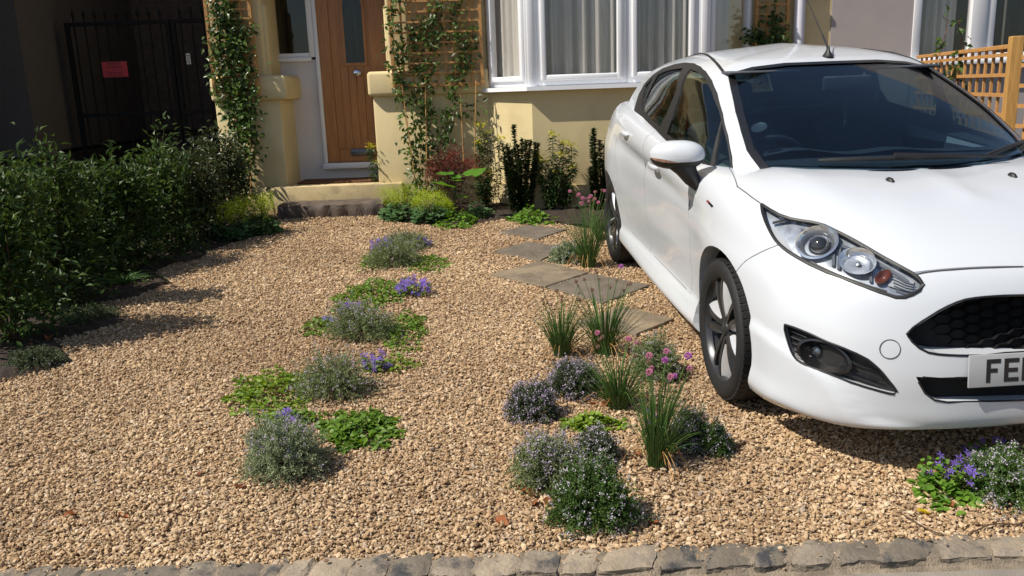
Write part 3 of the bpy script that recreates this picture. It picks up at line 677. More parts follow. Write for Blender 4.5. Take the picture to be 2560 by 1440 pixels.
NET = [
 [(.775,0,.165),(.835,0,.20),(.845,0,.29),(.845,0,.40),(.825,0,.53),(.785,0,.655),(.715,0,.735),(.56,0,.812),(.36,0,.888)],
 [(.755,.33,.16),(.815,.34,.195),(.825,.34,.29),(.825,.34,.40),(.80,.34,.53),(.755,.34,.655),(.675,.34,.735),(.50,.22,.832),(.28,0,.912)],
 [(.655,.59,.145),(.715,.605,.18),(.725,.605,.28),(.72,.60,.40),(.70,.59,.53),(.655,.575,.645),(.565,.545,.735),(.38,.33,.872),(.10,0,.942)],
 [(.49,.735,.15),(.535,.75,.19),(.535,.745,.28),(.53,.74,.41),(.515,.735,.53),(.47,.715,.65),(.36,.665,.795),(.20,.40,.915),(-.06,0,.952)],
 [(.33,.79,.155),(.35,.805,.20),(.35,.80,.29),(.345,.80,.41),(.335,.80,.53),(.30,.785,.665),(.16,.725,.855),(.03,.42,.944),(-.20,0,.954)],
 [(.0,.80,.16),(.0,.825,.22),(.0,.83,.31),(.0,.835,.43),(.0,.848,.56),(-.005,.84,.70),(-.08,.765,.905),(-.17,.44,.953),(-.34,0,.954)],
 [(-.42,.79,.16),(-.42,.845,.215),(-.42,.822,.31),(-.42,.822,.44),(-.42,.838,.60),(-.42,.845,.75),(-.44,.79,.93),(-.5,.45,.95),(-.62,0,.95)],
 [(-.85,.79,.16),(-.85,.85,.215),(-.85,.818,.32),(-.85,.822,.46),(-.85,.842,.63),(-.85,.855,.79),(-.85,.802,.965),(-.86,.45,.96),(-.9,0,.96)],
 [(-1.3,.79,.165),(-1.3,.85,.22),(-1.3,.818,.33),(-1.3,.824,.47),(-1.3,.845,.65),(-1.3,.857,.81),(-1.3,.806,1.0),(-1.3,.45,.99),(-1.3,0,.99)],
 [(-1.8,.79,.17),(-1.8,.845,.23),(-1.8,.822,.34),(-1.8,.832,.49),(-1.8,.853,.67),(-1.8,.86,.84),(-1.8,.80,1.045),(-1.78,.45,1.03),(-1.75,0,1.03)],
 [(-2.2,.80,.18),(-2.2,.84,.24),(-2.2,.84,.35),(-2.2,.85,.50),(-2.2,.865,.68),(-2.2,.862,.86),(-2.2,.782,1.085),(-2.15,.45,1.06),(-2.1,0,1.06)],
 [(-2.55,.79,.20),(-2.55,.835,.26),(-2.55,.845,.37),(-2.55,.852,.52),(-2.55,.862,.69),(-2.55,.845,.87),(-2.53,.75,1.10),(-2.45,.45,1.07),(-2.4,0,1.07)],
 [(-2.88,.70,.22),(-2.93,.735,.28),(-2.94,.745,.39),(-2.95,.75,.54),(-2.95,.76,.70),(-2.92,.755,.88),(-2.80,.67,1.10),(-2.65,.40,1.08),(-2.55,0,1.08)],
 [(-3.0,.40,.24),(-3.06,.42,.30),(-3.07,.42,.40),(-3.08,.42,.55),(-3.06,.42,.72),(-3.02,.42,.9),(-2.92,.40,1.08),(-2.8,.25,1.08),(-2.66,0,1.08)],
 [(-3.03,0,.24),(-3.09,0,.30),(-3.10,0,.40),(-3.11,0,.55),(-3.09,0,.72),(-3.05,0,.9),(-2.95,0,1.08),(-2.86,0,1.08),(-2.74,0,1.08)]]
GREEN = [
 [(.03,0,.93),(-.10,0,1.02),(-.42,0,1.185),(-.88,0,1.365),(-1.02,0,1.405),(-1.22,0,1.442)],
 [(-.01,.36,.92),(-.13,.355,1.01),(-.46,.335,1.18),(-.91,.32,1.355),(-1.05,.27,1.402),(-1.27,0,1.448)],
 [(-.16,.64,.88),(-.24,.625,.965),(-.54,.565,1.15),(-.96,.50,1.335),(-1.10,.36,1.402),(-1.33,0,1.456)],
 [(-.38,.765,.84),(-.42,.755,.93),(-.66,.69,1.12),(-1.03,.585,1.315),(-1.17,.39,1.402),(-1.38,0,1.460)],
 [(-.62,.80,.85),(-.66,.79,.94),(-.84,.725,1.13),(-1.13,.622,1.325),(-1.25,.40,1.410),(-1.44,0,1.464)],
 [(-1.0,.80,.88),(-1.02,.795,.97),(-1.10,.74,1.15),(-1.28,.635,1.345),(-1.37,.40,1.420),(-1.52,0,1.468)],
 [(-1.4,.80,.92),(-1.4,.795,1.0),(-1.43,.742,1.17),(-1.5,.638,1.36),(-1.55,.40,1.428),(-1.62,0,1.470)],
 [(-1.85,.79,.95),(-1.85,.785,1.03),(-1.85,.73,1.18),(-1.83,.628,1.355),(-1.82,.40,1.425),(-1.83,0,1.465)],
 [(-2.3,.765,.98),(-2.3,.755,1.06),(-2.27,.695,1.19),(-2.19,.60,1.335),(-2.15,.39,1.405),(-2.1,0,1.448)],
 [(-2.68,.68,1.0),(-2.66,.675,1.08),(-2.61,.63,1.19),(-2.52,.56,1.30),(-2.47,.37,1.37),(-2.4,0,1.42)],
 [(-2.88,.42,1.0),(-2.86,.42,1.09),(-2.82,.40,1.2),(-2.75,.37,1.30),(-2.68,.26,1.355),(-2.58,0,1.395)],
 [(-2.93,0,1.0),(-2.91,0,1.09),(-2.88,0,1.2),(-2.81,0,1.31),(-2.74,0,1.35),(-2.64,0,1.385)]]
LB = loft(NET, 7, 56); GB = loft(GREEN, 7, 40)
# swage line along the doors: a soft step in the side surface
def swage(B):
    for row in B:
        for p in row:
            x, u, z = p
            if -2.35 < x < -.25 and u > .7 and z < 1.0:
                zl = .80 - .075 * (x + .3)          # rises to the rear
                f = min(1, max(0, (-.25 - x) / .5)) * min(1, max(0, (x + 2.35) / .3))
                d = zl - z
                if d > 0: p[1] -= f * .022 * min(1, d / .045) * max(0, 1 - max(0, d - .05) / .28)
            if -2.2 < x < -.3 and u > .7:
                d = z - .30                            # sill step
                if 0 < d < .2: p[1] -= .010 * min(1, d / .02) * max(0, 1 - max(0, d - .03) / .17)
swage(LB)
for row in LB:
    for p in row:
        x, u, z = p
        if x > .28 and z < .48 and u > .05:
            zl = np.interp(u, [.05, .34, .55, .66, .80], [.19, .19, .215, .36, .445])
            d = zl - z
            if d > 0:
                k = .013 * min(1, d / .02) * max(.25, 1 - max(0, d - .03) / .2); nx, nu = (x - .05), (u - .25) * 1.2; l = math.hypot(nx, nu)
                p[0] += k * nx / l; p[1] += k * nu / l
# bonnet creases
for row in LB:
    for p in row:
        x, u, z = p
        if z > .74 and -.2 < x < .66:
            uc = .50 + (.2 - x) * .12
            p[2] += .010 * math.exp(-((u - uc) / .085) ** 2) * min(1, max(0, (.62 - x) / .3))
lower = half_to_solid(LB); green = half_to_solid(GB)
def to_obj(bm, name='tmp'):
    me = bpy.data.meshes.new(name); bm.to_mesh(me); return me
def bvh_of(bm): bm.normal_update(); return BVHTree.FromBMesh(bm)
LBV, GBV = bvh_of(lower), bvh_of(green)
def smooth_norms(bm):
    bm.normal_update(); bm.faces.ensure_lookup_table()
    return bm
smooth_norms(lower); smooth_norms(green)
def snap(px, py, bv, fallback=None):
    o_, d = cray(px, py); h = bv.ray_cast(o_, d)
    if h[0] is not None: return h[0], h[1]
    # ray slides past: nearest surface point to the ray
    best = None
    for t_ in np.linspace(2.0, 8.0, 240):
        q = o_ + d * t_; n_ = bv.find_nearest(q)
        if n_[0] is not None and (best is None or n_[3] < best[2]): best = (n_[0], n_[1], n_[3])
    return best[0], best[1]
def boolean(me_a, bm_cut, op):
    oa = bpy.data.objects.new('a', me_a); mc = bpy.data.meshes.new('c'); bm_cut.to_mesh(mc); oc = bpy.data.objects.new('c', mc)
    COL.objects.link(oa); COL.objects.link(oc)
    md = oa.modifiers.new('b', 'BOOLEAN'); md.object = oc; md.operation = op; md.solver = 'EXACT'
    dg = bpy.context.evaluated_depsgraph_get(); res = bpy.data.meshes.new_from_object(oa.evaluated_get(dg))
    bpy.data.objects.remove(oa); bpy.data.objects.remove(oc); bpy.data.meshes.remove(mc); return res
def prism_bm(pts, dirv, a, b_):
    """closed outline of 3d points swept from a to b along dirv; (several outlines give several prisms)"""
    bm = bmesh.new(); dv = Vector(dirv)
    A = [bm.verts.new(Vector(p) + dv * a) for p in pts]; B = [bm.verts.new(Vector(p) + dv * b_) for p in pts]; n = len(pts)
    for i in range(n): bm.faces.new((A[i], A[(i + 1) % n], B[(i + 1) % n], B[i]))
    for L_ in (A, B): bmesh.ops.triangulate(bm, faces=[bm.faces.new(L_)])
    bmesh.ops.recalc_face_normals(bm, faces=bm.faces[:]); return bm
def merge(*bms):
    o_ = bmesh.new()
    for x in bms:
        me = bpy.data.meshes.new('m'); x.to_mesh(me); o_.from_mesh(me); bpy.data.meshes.remove(me)
    return o_
def mirror_bm(bm):
    b2 = bm.copy()
    for v in b2.verts: v.co.y = -v.co.y
    bmesh.ops.reverse_faces(b2, faces=b2.faces[:]); return b2
def both(bm): return merge(bm, mirror_bm(bm))
def resample(pts, n):
    P = np.array([tuple(p) for p in pts]); P = np.vstack([P, P[:1]]); s = np.r_[0, np.cumsum(np.linalg.norm(np.diff(P, axis=0), axis=1))]
    return [Vector([np.interp(q, s, P[:, k]) for k in range(3)]) for q in np.linspace(0, s[-1], n, endpoint=False)]
def inflate(pts, d, axis=1):
    """grow a closed outline by d in the plane across axis"""
    ii = [k for k in range(3) if k != axis]; P = np.array([tuple(p) for p in pts]); c = P.mean(0); n = len(P); Q = P.copy()
    area = sum(P[i][ii[0]] * P[(i + 1) % n][ii[1]] - P[(i + 1) % n][ii[0]] * P[i][ii[1]] for i in range(n))
    sg = 1 if area > 0 else -1
    for i in range(n):
        t_ = P[(i + 1) % n] - P[i - 1]; tx, ty = t_[ii[0]], t_[ii[1]]; l = math.hypot(tx, ty) + 1e-9
        Q[i][ii[0]] += sg * d * ty / l; Q[i][ii[1]] -= sg * d * tx / l
    return [Vector(q) for q in Q]
# normals of the uncut surface keep the cut panels smooth
def finish(me, name, mat, parent, ref=None, refbv=None, ang=35, tol=.0008):
    me.name = name; me.materials.clear(); me.materials.append(MAT[mat]); n = len(me.polygons)
    me.polygons.foreach_set('use_smooth', [True] * n); me.polygons.foreach_set('material_index', [0] * n)
    if ref is not None:
        loops = [None] * len(me.loops); cache = {}
        for p in me.polygons:
            fn = p.normal
            for li in p.loop_indices:
                vi = me.loops[li].vertex_index
                if vi not in cache:
                    co = me.vertices[vi].co; h = refbv.find_nearest(co)
                    if h[0] is not None and h[3] < tol:
                        f = ref.faces[h[2]]; w = 0; N = Vector((0, 0, 0))
                        for v in f.verts:
                            k = 1 / ((v.co - co).length_squared + 1e-7); N += v.normal * k; w += k
                        cache[vi] = (N / w).normalized()
                    else: cache[vi] = None
                N = cache[vi]; loops[li] = (N if N.dot(fn) > 0 else -N) if (N is not None and abs(N.dot(fn)) > .8) else fn
        me.normals_split_custom_set([tuple(x) for x in loops])
    else: me.set_sharp_from_angle(angle=R(ang))
    ob = bpy.data.objects.new(name, me); COL.objects.link(ob); ob.parent = parent; return ob
def part(mb, name, mat, parent=None, smooth=True, sharp=40): return mb.build(name, mat, parent or CAR, smooth, sharp, loc0=(0, 0, 0))
def flip(ob, name=None):
    """the same part on the other side of the car"""
    me = ob.data.copy(); me.transform(Matrix.Scale(-1, 4, (0, 1, 0))); me.flip_normals()
    o2 = bpy.data.objects.new(name or ob.name, me); COL.objects.link(o2); o2.parent = ob.parent; return o2

# ---- outlines seen in the photograph, laid on the body
HEAD = [(1904,511),(1922,523),(1947,537),(1976,547),(2005,552),(2034,556),(2059,563),(2088,577),(2126,596),(2163,617),(2205,642),(2247,665),(2284,685),(2301,699),(2308,711),(2305,722),(2284,735),(2261,743),(2242,744),(2192,728),(2130,704),(2067,680),(2026,661),(1988,640),(1963,624),(1942,605),(1928,584),(1915,557),(1906,530)]
FOG = [(1962,811),(1988,819),(2027,835),(2066,853),(2105,868),(2144,885),(2169,898),(2189,914),(2208,933),(2225,955),(2241,974),(2244,982),(2233,986),(2210,981),(2163,968),(2124,955),(2085,939),(2047,925),(2008,910),(1992,900),(1980,885),(1972,863),(1965,840),(1960,819)]
GRI = [(2560,737),(2502,739),(2447,743),(2411,749),(2380,760),(2349,776),(2304,804),(2273,825),(2266,836),(2269,844),(2287,860),(2304,875),(2322,882),(2353,887),(2402,889),(2560,889)]
LOW = [(2560,945),(2408,944),(2290,942),(2302,967),(2313,984),(2331,999),(2358,1006),(2560,1007)]
WS = [(2085,152),(1960,157),(1880,167),(1826,182),(1820,192),(1826,222),(1838,280),(1852,330),(1866,376),(1878,394),(1900,403),(1960,412),(2040,417),(2150,417),(2330,412)]
DLO = [(1586,276),(1591,257),(1599,233),(1611,211),(1631,189),(1657,171),(1689,160),(1715,156),(1736,158),(1752,166),(1765,178),(1781,202),(1794,233),(1808,284),(1821,339),(1831,392),(1837,437),(1838,463),(1823,468),(1810,463),(1784,439),(1757,421),(1678,363),(1639,323),(1607,292)]
PANES = [[(1604,274),(1608,240),(1614,216),(1633,194),(1626,210),(1612,245),(1606,270)],
         [(1608,276),(1616,246),(1647,186),(1674,175),(1710,170),(1692,225),(1668,284),(1651,319),(1626,296)],
         [(1668,336),(1680,300),(1700,238),(1718,184),(1728,172),(1747,180),(1765,194),(1781,226),(1800,276),(1806,300),(1797,331),(1784,384),(1776,413),(1750,396),(1718,373)],
         [(1808,304),(1821,357),(1834,426),(1832,455),(1787,426),(1797,357)]]
def trace(pts, bv): return [snap(x, y, bv)[0] for x, y in pts]
def close_mid(pts):
    """half outline (ending on the centre plane at both ends) mirrored to a whole one"""
    A = [Vector(p) for p in pts]; A[0].y = 0; A[-1].y = 0
    return A + [Vector((p.x, -p.y, p.z)) for p in A[-2:0:-1]]
head3, fog3 = trace(HEAD, LBV), trace(FOG, LBV)
g3 = trace(GRI, LBV); g3[0] = Vector((g3[0].x + .01, 0, g3[0].z)); g3[-1] = Vector((g3[-1].x + .01, 0, g3[-1].z)); gri3 = close_mid(g3)
l3 = trace(LOW, LBV); l3[0] = Vector((l3[0].x + .01, 0, l3[1].z)); l3[-1] = Vector((l3[-1].x + .01, 0, l3[-2].z)); low3 = close_mid(l3)
ws3 = trace(WS, GBV)
for k_ in range(10, 15): ws3[k_].z -= .07
ws3 = close_mid(ws3); dlo3 = trace(DLO, GBV); panes3 = [trace(p, GBV) for p in PANES]
hn = sum((snap(x, y, LBV)[1] for x, y in HEAD), Vector()).normalized(); fn_ = sum((snap(x, y, LBV)[1] for x, y in FOG), Vector()).normalized()
print('HEAD', [tuple(round(c, 2) for c in p) for p in head3[::4]]); print('FOG', [tuple(round(c, 2) for c in p) for p in fog3[::4]])
print('GRI', [tuple(round(c, 2) for c in p) for p in g3[::3]]); print('WS', [tuple(round(c, 2) for c in p) for p in ws3[:15]]); print('DLO', [tuple(round(c, 2) for c in p) for p in dlo3[::3]])
# ---- lower body: wheel arches, cabin, openings
cut = []
for xa in (0, -2.489):
    c_ = bmesh.new(); bmesh.ops.create_cone(c_, cap_ends=True, segments=48, radius1=.348, radius2=.348, depth=2.4, matrix=Matrix.Translation((xa, 0, .31)) @ Matrix.Rotation(R(90), 4, 'X')); cut.append(c_)
cabin = bmesh.new(); bmesh.ops.create_cube(cabin, size=1, matrix=Matrix.Translation((-1.35, 0, .95)) @ Matrix.Diagonal((1.85, 1.30, 1.0, 1)))
cut += [cabin, prism_bm(gri3, (1, 0, 0), -.09, .2), prism_bm(low3, (1, 0, 0), -.09, .2), both(prism_bm(fog3, fn_, -.06, .1)), both(prism_bm(head3, hn, -.10, .12))]
body = to_obj(lower)
for c_ in cut: body = boolean(body, c_, 'DIFFERENCE')
# ---- bonnet: its own panel with a gap round it
lead3 = trace([(2560,666),(2420,671),(2340,677),(2284,684)], LBV); lead3[0] = Vector((lead3[0].x + .006, 0, lead3[0].z))
side3 = trace(HEAD[11:0:-1], LBV) + trace([(1904,511),(1880,494),(1842,466)], LBV)
bo = lead3 + side3 + [Vector((-.06 - .32 * (q / .74) ** 2.2, -q, .95)) for q in (.70, .6, .45, .25, 0)]
bo = close_mid(bo)
print('BO', [tuple(round(c, 2) for c in p) for p in bo[:24]])
bon_cut = prism_bm([(p.x, p.y, 0) for p in bo], (0, 0, 1), .66, 1.3)
bon_in = prism_bm([(p.x, p.y, 0) for p in inflate([Vector((p.x, p.y, 0)) for p in bo], -.0045, 2)], (0, 0, 1), .6601, 1.2999)
bonnet = boolean(body.copy(), bon_in, 'INTERSECT'); body = boolean(body, bon_cut, 'DIFFERENCE'); print('bonnet', len(bonnet.polygons))
# ---- doors (both sides), front bumper
def side_prism(poly, g=0.0):
    P = [Vector((x, 0, z)) for x, z in poly]
    if g: P = inflate(P, -g, 1)
    return both(prism_bm(P, (0, -1, 0), .66, 1.0))
FD = [(-.50,1.2),(-.455,.60),(-.47,.40),(-.50,.315),(-1.36,.325),(-1.40,.7),(-1.36,1.2)]
RD = [(-1.375,1.2),(-1.412,.7),(-1.372,.325),(-1.86,.335),(-1.96,.45),(-2.13,.68),(-2.22,.86),(-2.22,1.2)]
doors = []
for poly in (FD, RD):
    doors.append(boolean(body.copy(), side_prism(poly, .004), 'INTERSECT')); body = boolean(body, side_prism(poly), 'DIFFERENCE')
bs = trace([(1944,612),(1905,628),(1880,641),(1862,653),(1841,677)], LBV)
bp_ = [(p.x, p.z) for p in bs]
BP = [(1.0, bp_[0][1] + .06), (bp_[0][0] + .15, bp_[0][1] + .05)] + bp_ + [(bp_[-1][0] - .1, .5), (bp_[-1][0] - .1, .1), (1.0, .1)]
BPi = [(x, z) for x, z in BP]
bump = boolean(body.copy(), prism_bm(inflate([Vector((x, 0, z)) for x, z in BPi], -.0035, 1), (0, -1, 0), -1.0, 1.0), 'INTERSECT')
body = boolean(body, prism_bm([(x, 0, z) for x, z in BPi], (0, -1, 0), -1.0, 1.0), 'DIFFERENCE')
finish(body, 'body', 'car_paint', CAR, lower, LBV); finish(bonnet, 'bonnet', 'car_paint', CAR, lower, LBV)
BUMP = finish(bump, 'front_bumper', 'car_paint', CAR, lower, LBV)
def split_sides(me, name):
    out = []
    for sgn in (-1, 1):
        bm = bmesh.new(); bm.from_mesh(me); bmesh.ops.delete(bm, geom=[f for f in bm.faces if f.calc_center_median().y * sgn < 0], context='FACES')
        m2 = bpy.data.meshes.new(name); bm.to_mesh(m2); bm.free(); out.append(finish(m2, name, 'car_paint', CAR, lower, LBV))
    return out
FDO = split_sides(doors[0], 'front_door'); RDO = split_sides(doors[1], 'rear_door')
# ---- greenhouse shell, glass
def shell(B, a, b_):
    """closed skin between depths a and b under the surface"""
    bm = half_to_solid(B); bmesh.ops.delete(bm, geom=[f for f in bm.faces if len(f.verts) > 4], context='FACES_ONLY'); bm.normal_update()
    bm.verts.ensure_lookup_table(); nrm = [v.normal.copy() for v in bm.verts]; n = len(bm.verts)
    F = [[v.index for v in f.verts] for f in bm.faces]; co = [v.co.copy() for v in bm.verts]; bd = [(e.verts[0].index, e.verts[1].index) for e in bm.edges if e.is_boundary]
    bm.free(); o_ = bmesh.new()
    A = [o_.verts.new(c - k * a) for c, k in zip(co, nrm)]; C = [o_.verts.new(c - k * b_) for c, k in zip(co, nrm)]
    for f in F: o_.faces.new([A[i] for i in f]); o_.faces.new([C[i] for i in f[::-1]])
    for i, j in bd: o_.faces.new((A[i], A[j], C[j], C[i]))
    bmesh.ops.recalc_face_normals(o_, faces=o_.faces[:]); return o_
gs = to_obj(shell(GB, 0, .03)); thin = to_obj(shell(GB, .002, .006)); mid = to_obj(shell(GB, -.003, .010))
def xp(pts, a, b_): return prism_bm(pts, (1, 0, 0), a, b_)
wsc = xp([Vector((0, p.y, p.z)) for p in ws3], -1.35, .6)
rear_o = [Vector((0, y, z)) for y, z in ((-.42,1.14),(-.35,1.285),(0,1.30),(.35,1.285),(.42,1.14),(0,1.12))]
rwc = xp(rear_o, -3.3, -2.4)
dl0 = [Vector((p.x, 0, p.z)) for p in dlo3]
dlc = prism_bm(dl0, (0, 1, 0), -1.2, 1.2)
for c_ in (wsc, rwc, dlc): gs = boolean(gs, c_, 'DIFFERENCE')
finish(gs, 'roof', 'car_paint', CAR, green, GBV)
# windscreen: black border and clear pane
wi = inflate([Vector((0, p.y, p.z)) for p in ws3], -.026, 0)
for p in wi:
    if p.z > 1.29 and abs(p.y) < .5: p.z += .014
    if p.z < 1.0: p.z += .03
wic = xp(wi, -1.35, .6)
wf = boolean(boolean(mid.copy(), wsc, 'INTERSECT'), wic, 'DIFFERENCE'); finish(wf, 'windscreen_border', 'gloss_black', CAR, green, GBV, tol=.012)
WSO = finish(boolean(thin.copy(), wic, 'INTERSECT'), 'windscreen', 'windscreen', CAR, green, GBV, tol=.009)
finish(boolean(thin.copy(), rwc, 'INTERSECT'), 'rear_window', 'car_glass', CAR, green, GBV, tol=.009)
pc = [prism_bm([Vector((p.x, 0, p.z)) for p in q], (0, 1, 0), -1.2, 1.2) for q in panes3]
df_ = boolean(mid.copy(), dlc, 'INTERSECT')
for c_ in pc: df_ = boolean(df_, c_, 'DIFFERENCE')
for k, (me_, nm) in enumerate([(df_, 'window_frame')] + [(boolean(thin.copy(), c_, 'INTERSECT'), 'side_window') for c_ in pc]):
    for sgn in (-1, 1):
        bm = bmesh.new(); bm.from_mesh(me_); bmesh.ops.delete(bm, geom=[f for f in bm.faces if f.calc_center_median().y * sgn < 0], context='FACES')
        m2 = bpy.data.meshes.new(nm); bm.to_mesh(m2); bm.free(); finish(m2, nm, 'trim_black' if k == 0 else 'car_glass', CAR, green, GBV, tol=.012)
# ---- dark liners of the wheel arches, engine bay shadow
for xa in (0, -2.489):
    for sgn in (-1, 1):
        mb = MB(); V = []
        for k in range(25):
            a = R(-20) + R(220) * k / 24
            for y in (.50, .60, .70, .775 if xa == 0 else .79): V.append((xa + .343 * math.cos(a), sgn * y, .31 + .343 * math.sin(a)))
        mb.grid(V, 25, 4)
        mb.add([(xa - .36, sgn * .50, .05), (xa + .36, sgn * .50, .05), (xa + .36, sgn * .50, .68), (xa - .36, sgn * .50, .68)], [(0, 1, 2, 3)])
        part(mb, 'arch_liner', 'liner', CAR)
mb = MB().box(-2.9, .60, -.66, .66, .20, .235); part(mb, 'underbody', 'liner', CAR, False)
# ---- wheels
def wheel_parts():
    r_t, w = .302, .2
    T = MB(); prof = [(.222, -.088), (.238, -.097), (.268, -.101), (.287, -.094), (.298, -.078), (r_t, -.05), (r_t + .001, 0), (r_t, .05), (.298, .078), (.287, .094), (.268, .101), (.238, .097), (.222, .088)]
    T.lathe(prof, (0, 0, 0), 'y', 64)
    G_ = MB()                                      # tread blocks
    for k in range(60):
        a = 2 * math.pi * k / 60
        for y0, y1, ph in ((-.086, -.05, 0), (-.04, -.004, .5), (.004, .04, .2), (.05, .086, .7)):
            aa = a + ph * .1; da = .040
            rr = (.292, .3015) if abs(y0 + y1) > .1 else (.298, .3045)
            V = [(r_ * math.cos(q), y, r_ * math.sin(q)) for q in (aa - da, aa + da) for y in (y0, y1) for r_ in rr]
            V = [((v[0]), v[1], v[2]) for v in V]
            G_.add(V, [(0, 1, 3, 2), (4, 6, 7, 5), (0, 4, 5, 1), (2, 3, 7, 6), (1, 5, 7, 3)])
    RM = MB()
    RM.lathe([(.212, .06), (.222, .086), (.231, .092), (.231, .085), (.224, .07), (.21, -.08), (.224, -.09)], (0, 0, 0), 'y', 64)
    RM.lathe([(0, .066), (.03, .066), (.034, .06), (.06, .052), (.075, .04), (.075, -.02)], (0, 0, 0), 'y', 32)
    FC = MB(); SP = MB()
    for k in range(5):
        a0 = 2 * math.pi * k / 5 + R(90)
        for sg in (-1, 1):
            pts = []; fl = []
            for f in np.linspace(0, 1, 7):
                r_ = .030 + (.220 - .030) * f
                off = sg * (.013 + .030 * f ** 1.5)               # the two bars of a spoke open towards the rim
                hw = .0125 + .002 * f
                dep = .064 + .016 * math.sin(f * 2.4)
                c_, s_ = math.cos(a0), math.sin(a0); tx, tz = -s_, c_
                mk = lambda q, y: (r_ * c_ + tx * q, y, r_ * s_ + tz * q)
                pts.append([mk(off - hw, dep - .028), mk(off - hw * .8, dep), mk(off + hw * .8, dep), mk(off + hw, dep - .028)])
                o1 = off + sg * (hw + .0006); wide = .014 + .014 * f
                fl.append([mk(o1 - sg * .002, dep - .004), mk(o1 + sg * wide * .45, dep - .016), mk(o1 + sg * wide, dep - .040)])
            SP.add([p for row in pts for p in row], [(i * 4 + j, i * 4 + j + 1, (i + 1) * 4 + j + 1, (i + 1) * 4 + j) for i in range(6) for j in range(3)])
            FC.add([p for row in fl for p in row], [(i * 3 + j, i * 3 + j + 1, (i + 1) * 3 + j + 1, (i + 1) * 3 + j) for i in range(1, 6) for j in range(2)])
    CP = MB().lathe([(0, .074), (.022, .073), (.029, .068), (.030, .060)], (0, 0, 0), 'y', 24)
    NU = MB()
    for k in range(1):
        a = .4; NU.lathe([(0, .062), (.007, .062), (.009, .058), (.009, .03)], (.052 * math.cos(a), 0, .052 * math.sin(a)), 'y', 8)
    DS = MB().lathe([(.05, .012), (.135, .012), (.135, -.008), (.05, -.008)], (0, 0, 0), 'y', 40)
    CA = MB().rbox(-.145, -.075, -.03, .035, -.06, .06, .015, 3)
    return T, G_, RM, SP, FC, CP, NU, DS, CA
WP = wheel_parts(); first = None
for xa, steer in ((0, R(0)), (-2.489, 0)):
    for sgn in (-1, 1):
        wl = bpy.data.objects.new('wheel', None)
        # the wheel is its rim; tyre and the rest hang under it
        if first is None:
            me = WP[2].build('wheel', 'rim_dark', CAR, True, 40, loc0=(0, 0, 0)); wl = me
            kids = [WP[0].build('tyre', 'rubber', wl, True, 50, loc0=(0, 0, 0)), WP[1].build('tread', 'rubber', wl, False, loc0=(0, 0, 0)), WP[3].build('spokes', 'rim_dark', wl, True, 35, loc0=(0, 0, 0)), WP[4].build('spoke_flanks', 'rim_machined', wl, True, 35, loc0=(0, 0, 0)), WP[5].build('centre_cap', 'rim_dark', wl, True, 40, loc0=(0, 0, 0)), WP[6].build('wheel_nut', 'rim_machined', wl, True, 40, loc0=(0, 0, 0)), WP[7].build('brake_disc', 'brake', wl, True, 40, loc0=(0, 0, 0)), WP[8].build('brake_caliper', 'brake', wl, True, 40, loc0=(0, 0, 0))]
            for k_ in kids[1:2]: k_['kind'] = 'stuff'
            first = wl
        else:
            bpy.data.objects.remove(wl); wl = first.copy(); COL.objects.link(wl)
            for k_ in kids:
                c_ = k_.copy(); COL.objects.link(c_); c_.parent = wl
        wl.parent = CAR; wl.location = (xa, sgn * .735, .302)
        wl.rotation_euler = (0, (.35 if xa == 0 else .8), steer + (0 if sgn > 0 else math.pi))
# ---- grilles
def grille(pts, name, depth, hexs, cols, rows, frame):
    P = [Vector(p) for p in pts]; us = [p.y for p in P]; zs = [p.z for p in P]
    mb = MB(); poly = [(p.y, p.z) for p in inflate([Vector((0, p.y, p.z)) for p in P], .012, 0)]
    def inside(y, z):
        c_ = False; n_ = len(poly)
        for i in range(n_):
            (y0, z0), (y1, z1) = poly[i], poly[i - 1]
            if (z0 > z) != (z1 > z) and y < (y1 - y0) * (z - z0) / (z1 - z0) + y0: c_ = not c_
        return c_
    def xs(y, z): return .80 - .05 * (y / .34) ** 2 - (.16 * (z - .42) if z > .42 else 0) - depth
    back = MB(); V = []
    n_ = 24
    for i in range(n_ + 1):
        y = -.46 + .92 * i / n_
        for z in np.linspace(.17, .70, 12): V.append((xs(y, z) - .022, y, z))
    back.grid(V, n_ + 1, 12); return mb, inside, xs, back
_, ins, xs_f, back = grille(gri3, 'g', .012, 1, 1, 1, 1)
GB_ = MB(); V = []
def panel(pts, name, off):
    """a dark plate closing an opening behind its rim"""
    bm = bmesh.new(); vs = [bm.verts.new((p.x - off, p.y, p.z)) for p in inflate([Vector((p.x, p.y, p.z)) for p in pts], .010, 0)]
    bmesh.ops.triangulate(bm, faces=[bm.faces.new(vs)]); me = bpy.data.meshes.new(name); bm.to_mesh(me); bm.free()
    return finish(me, name, 'liner', CAR)
UG = panel(gri3, 'upper_grille', .078); LG = panel(low3, 'lower_grille', .045)
hx = MB(); sy, sz = .064, .034
for i in range(-8, 9):
    for j in range(-6, 8):
        y = i * sy * .75; z = .545 + j * sz + (sz / 2 if i % 2 else 0)
        ring = [(y + sy * .5 * math.cos(R(60 * k)), z + sz * .56 * math.sin(R(60 * k))) for k in range(6)]
        if not all(ins(a, b_) for a, b_ in ring): continue
        for k in range(6):
            (ya, za), (yb, zb_) = ring[k], ring[(k + 1) % 6]
            ia = lambda a, b_: (y + (a - y) * .88, z + (b_ - z) * .86)
            A, B = (ya, za), (yb, zb_); a2, b2 = ia(*A), ia(*B)
            hx.add([(xs_f(*A), *A), (xs_f(*B), *B), (xs_f(*b2) - .018, *b2), (xs_f(*a2) - .018, *a2)], [(0, 1, 2, 3)])
part(hx, 'grille_mesh', 'gloss_black', UG, False)
br = MB()
for z in (.205, .235, .265, .295, .325): 
    br.tube([(.80 - .05 * (y / .34) ** 2 - .03, y, z) for y in np.linspace(-.36, .36, 15)], .006, 6)
part(br, 'grille_bars', 'trim_black', LG)
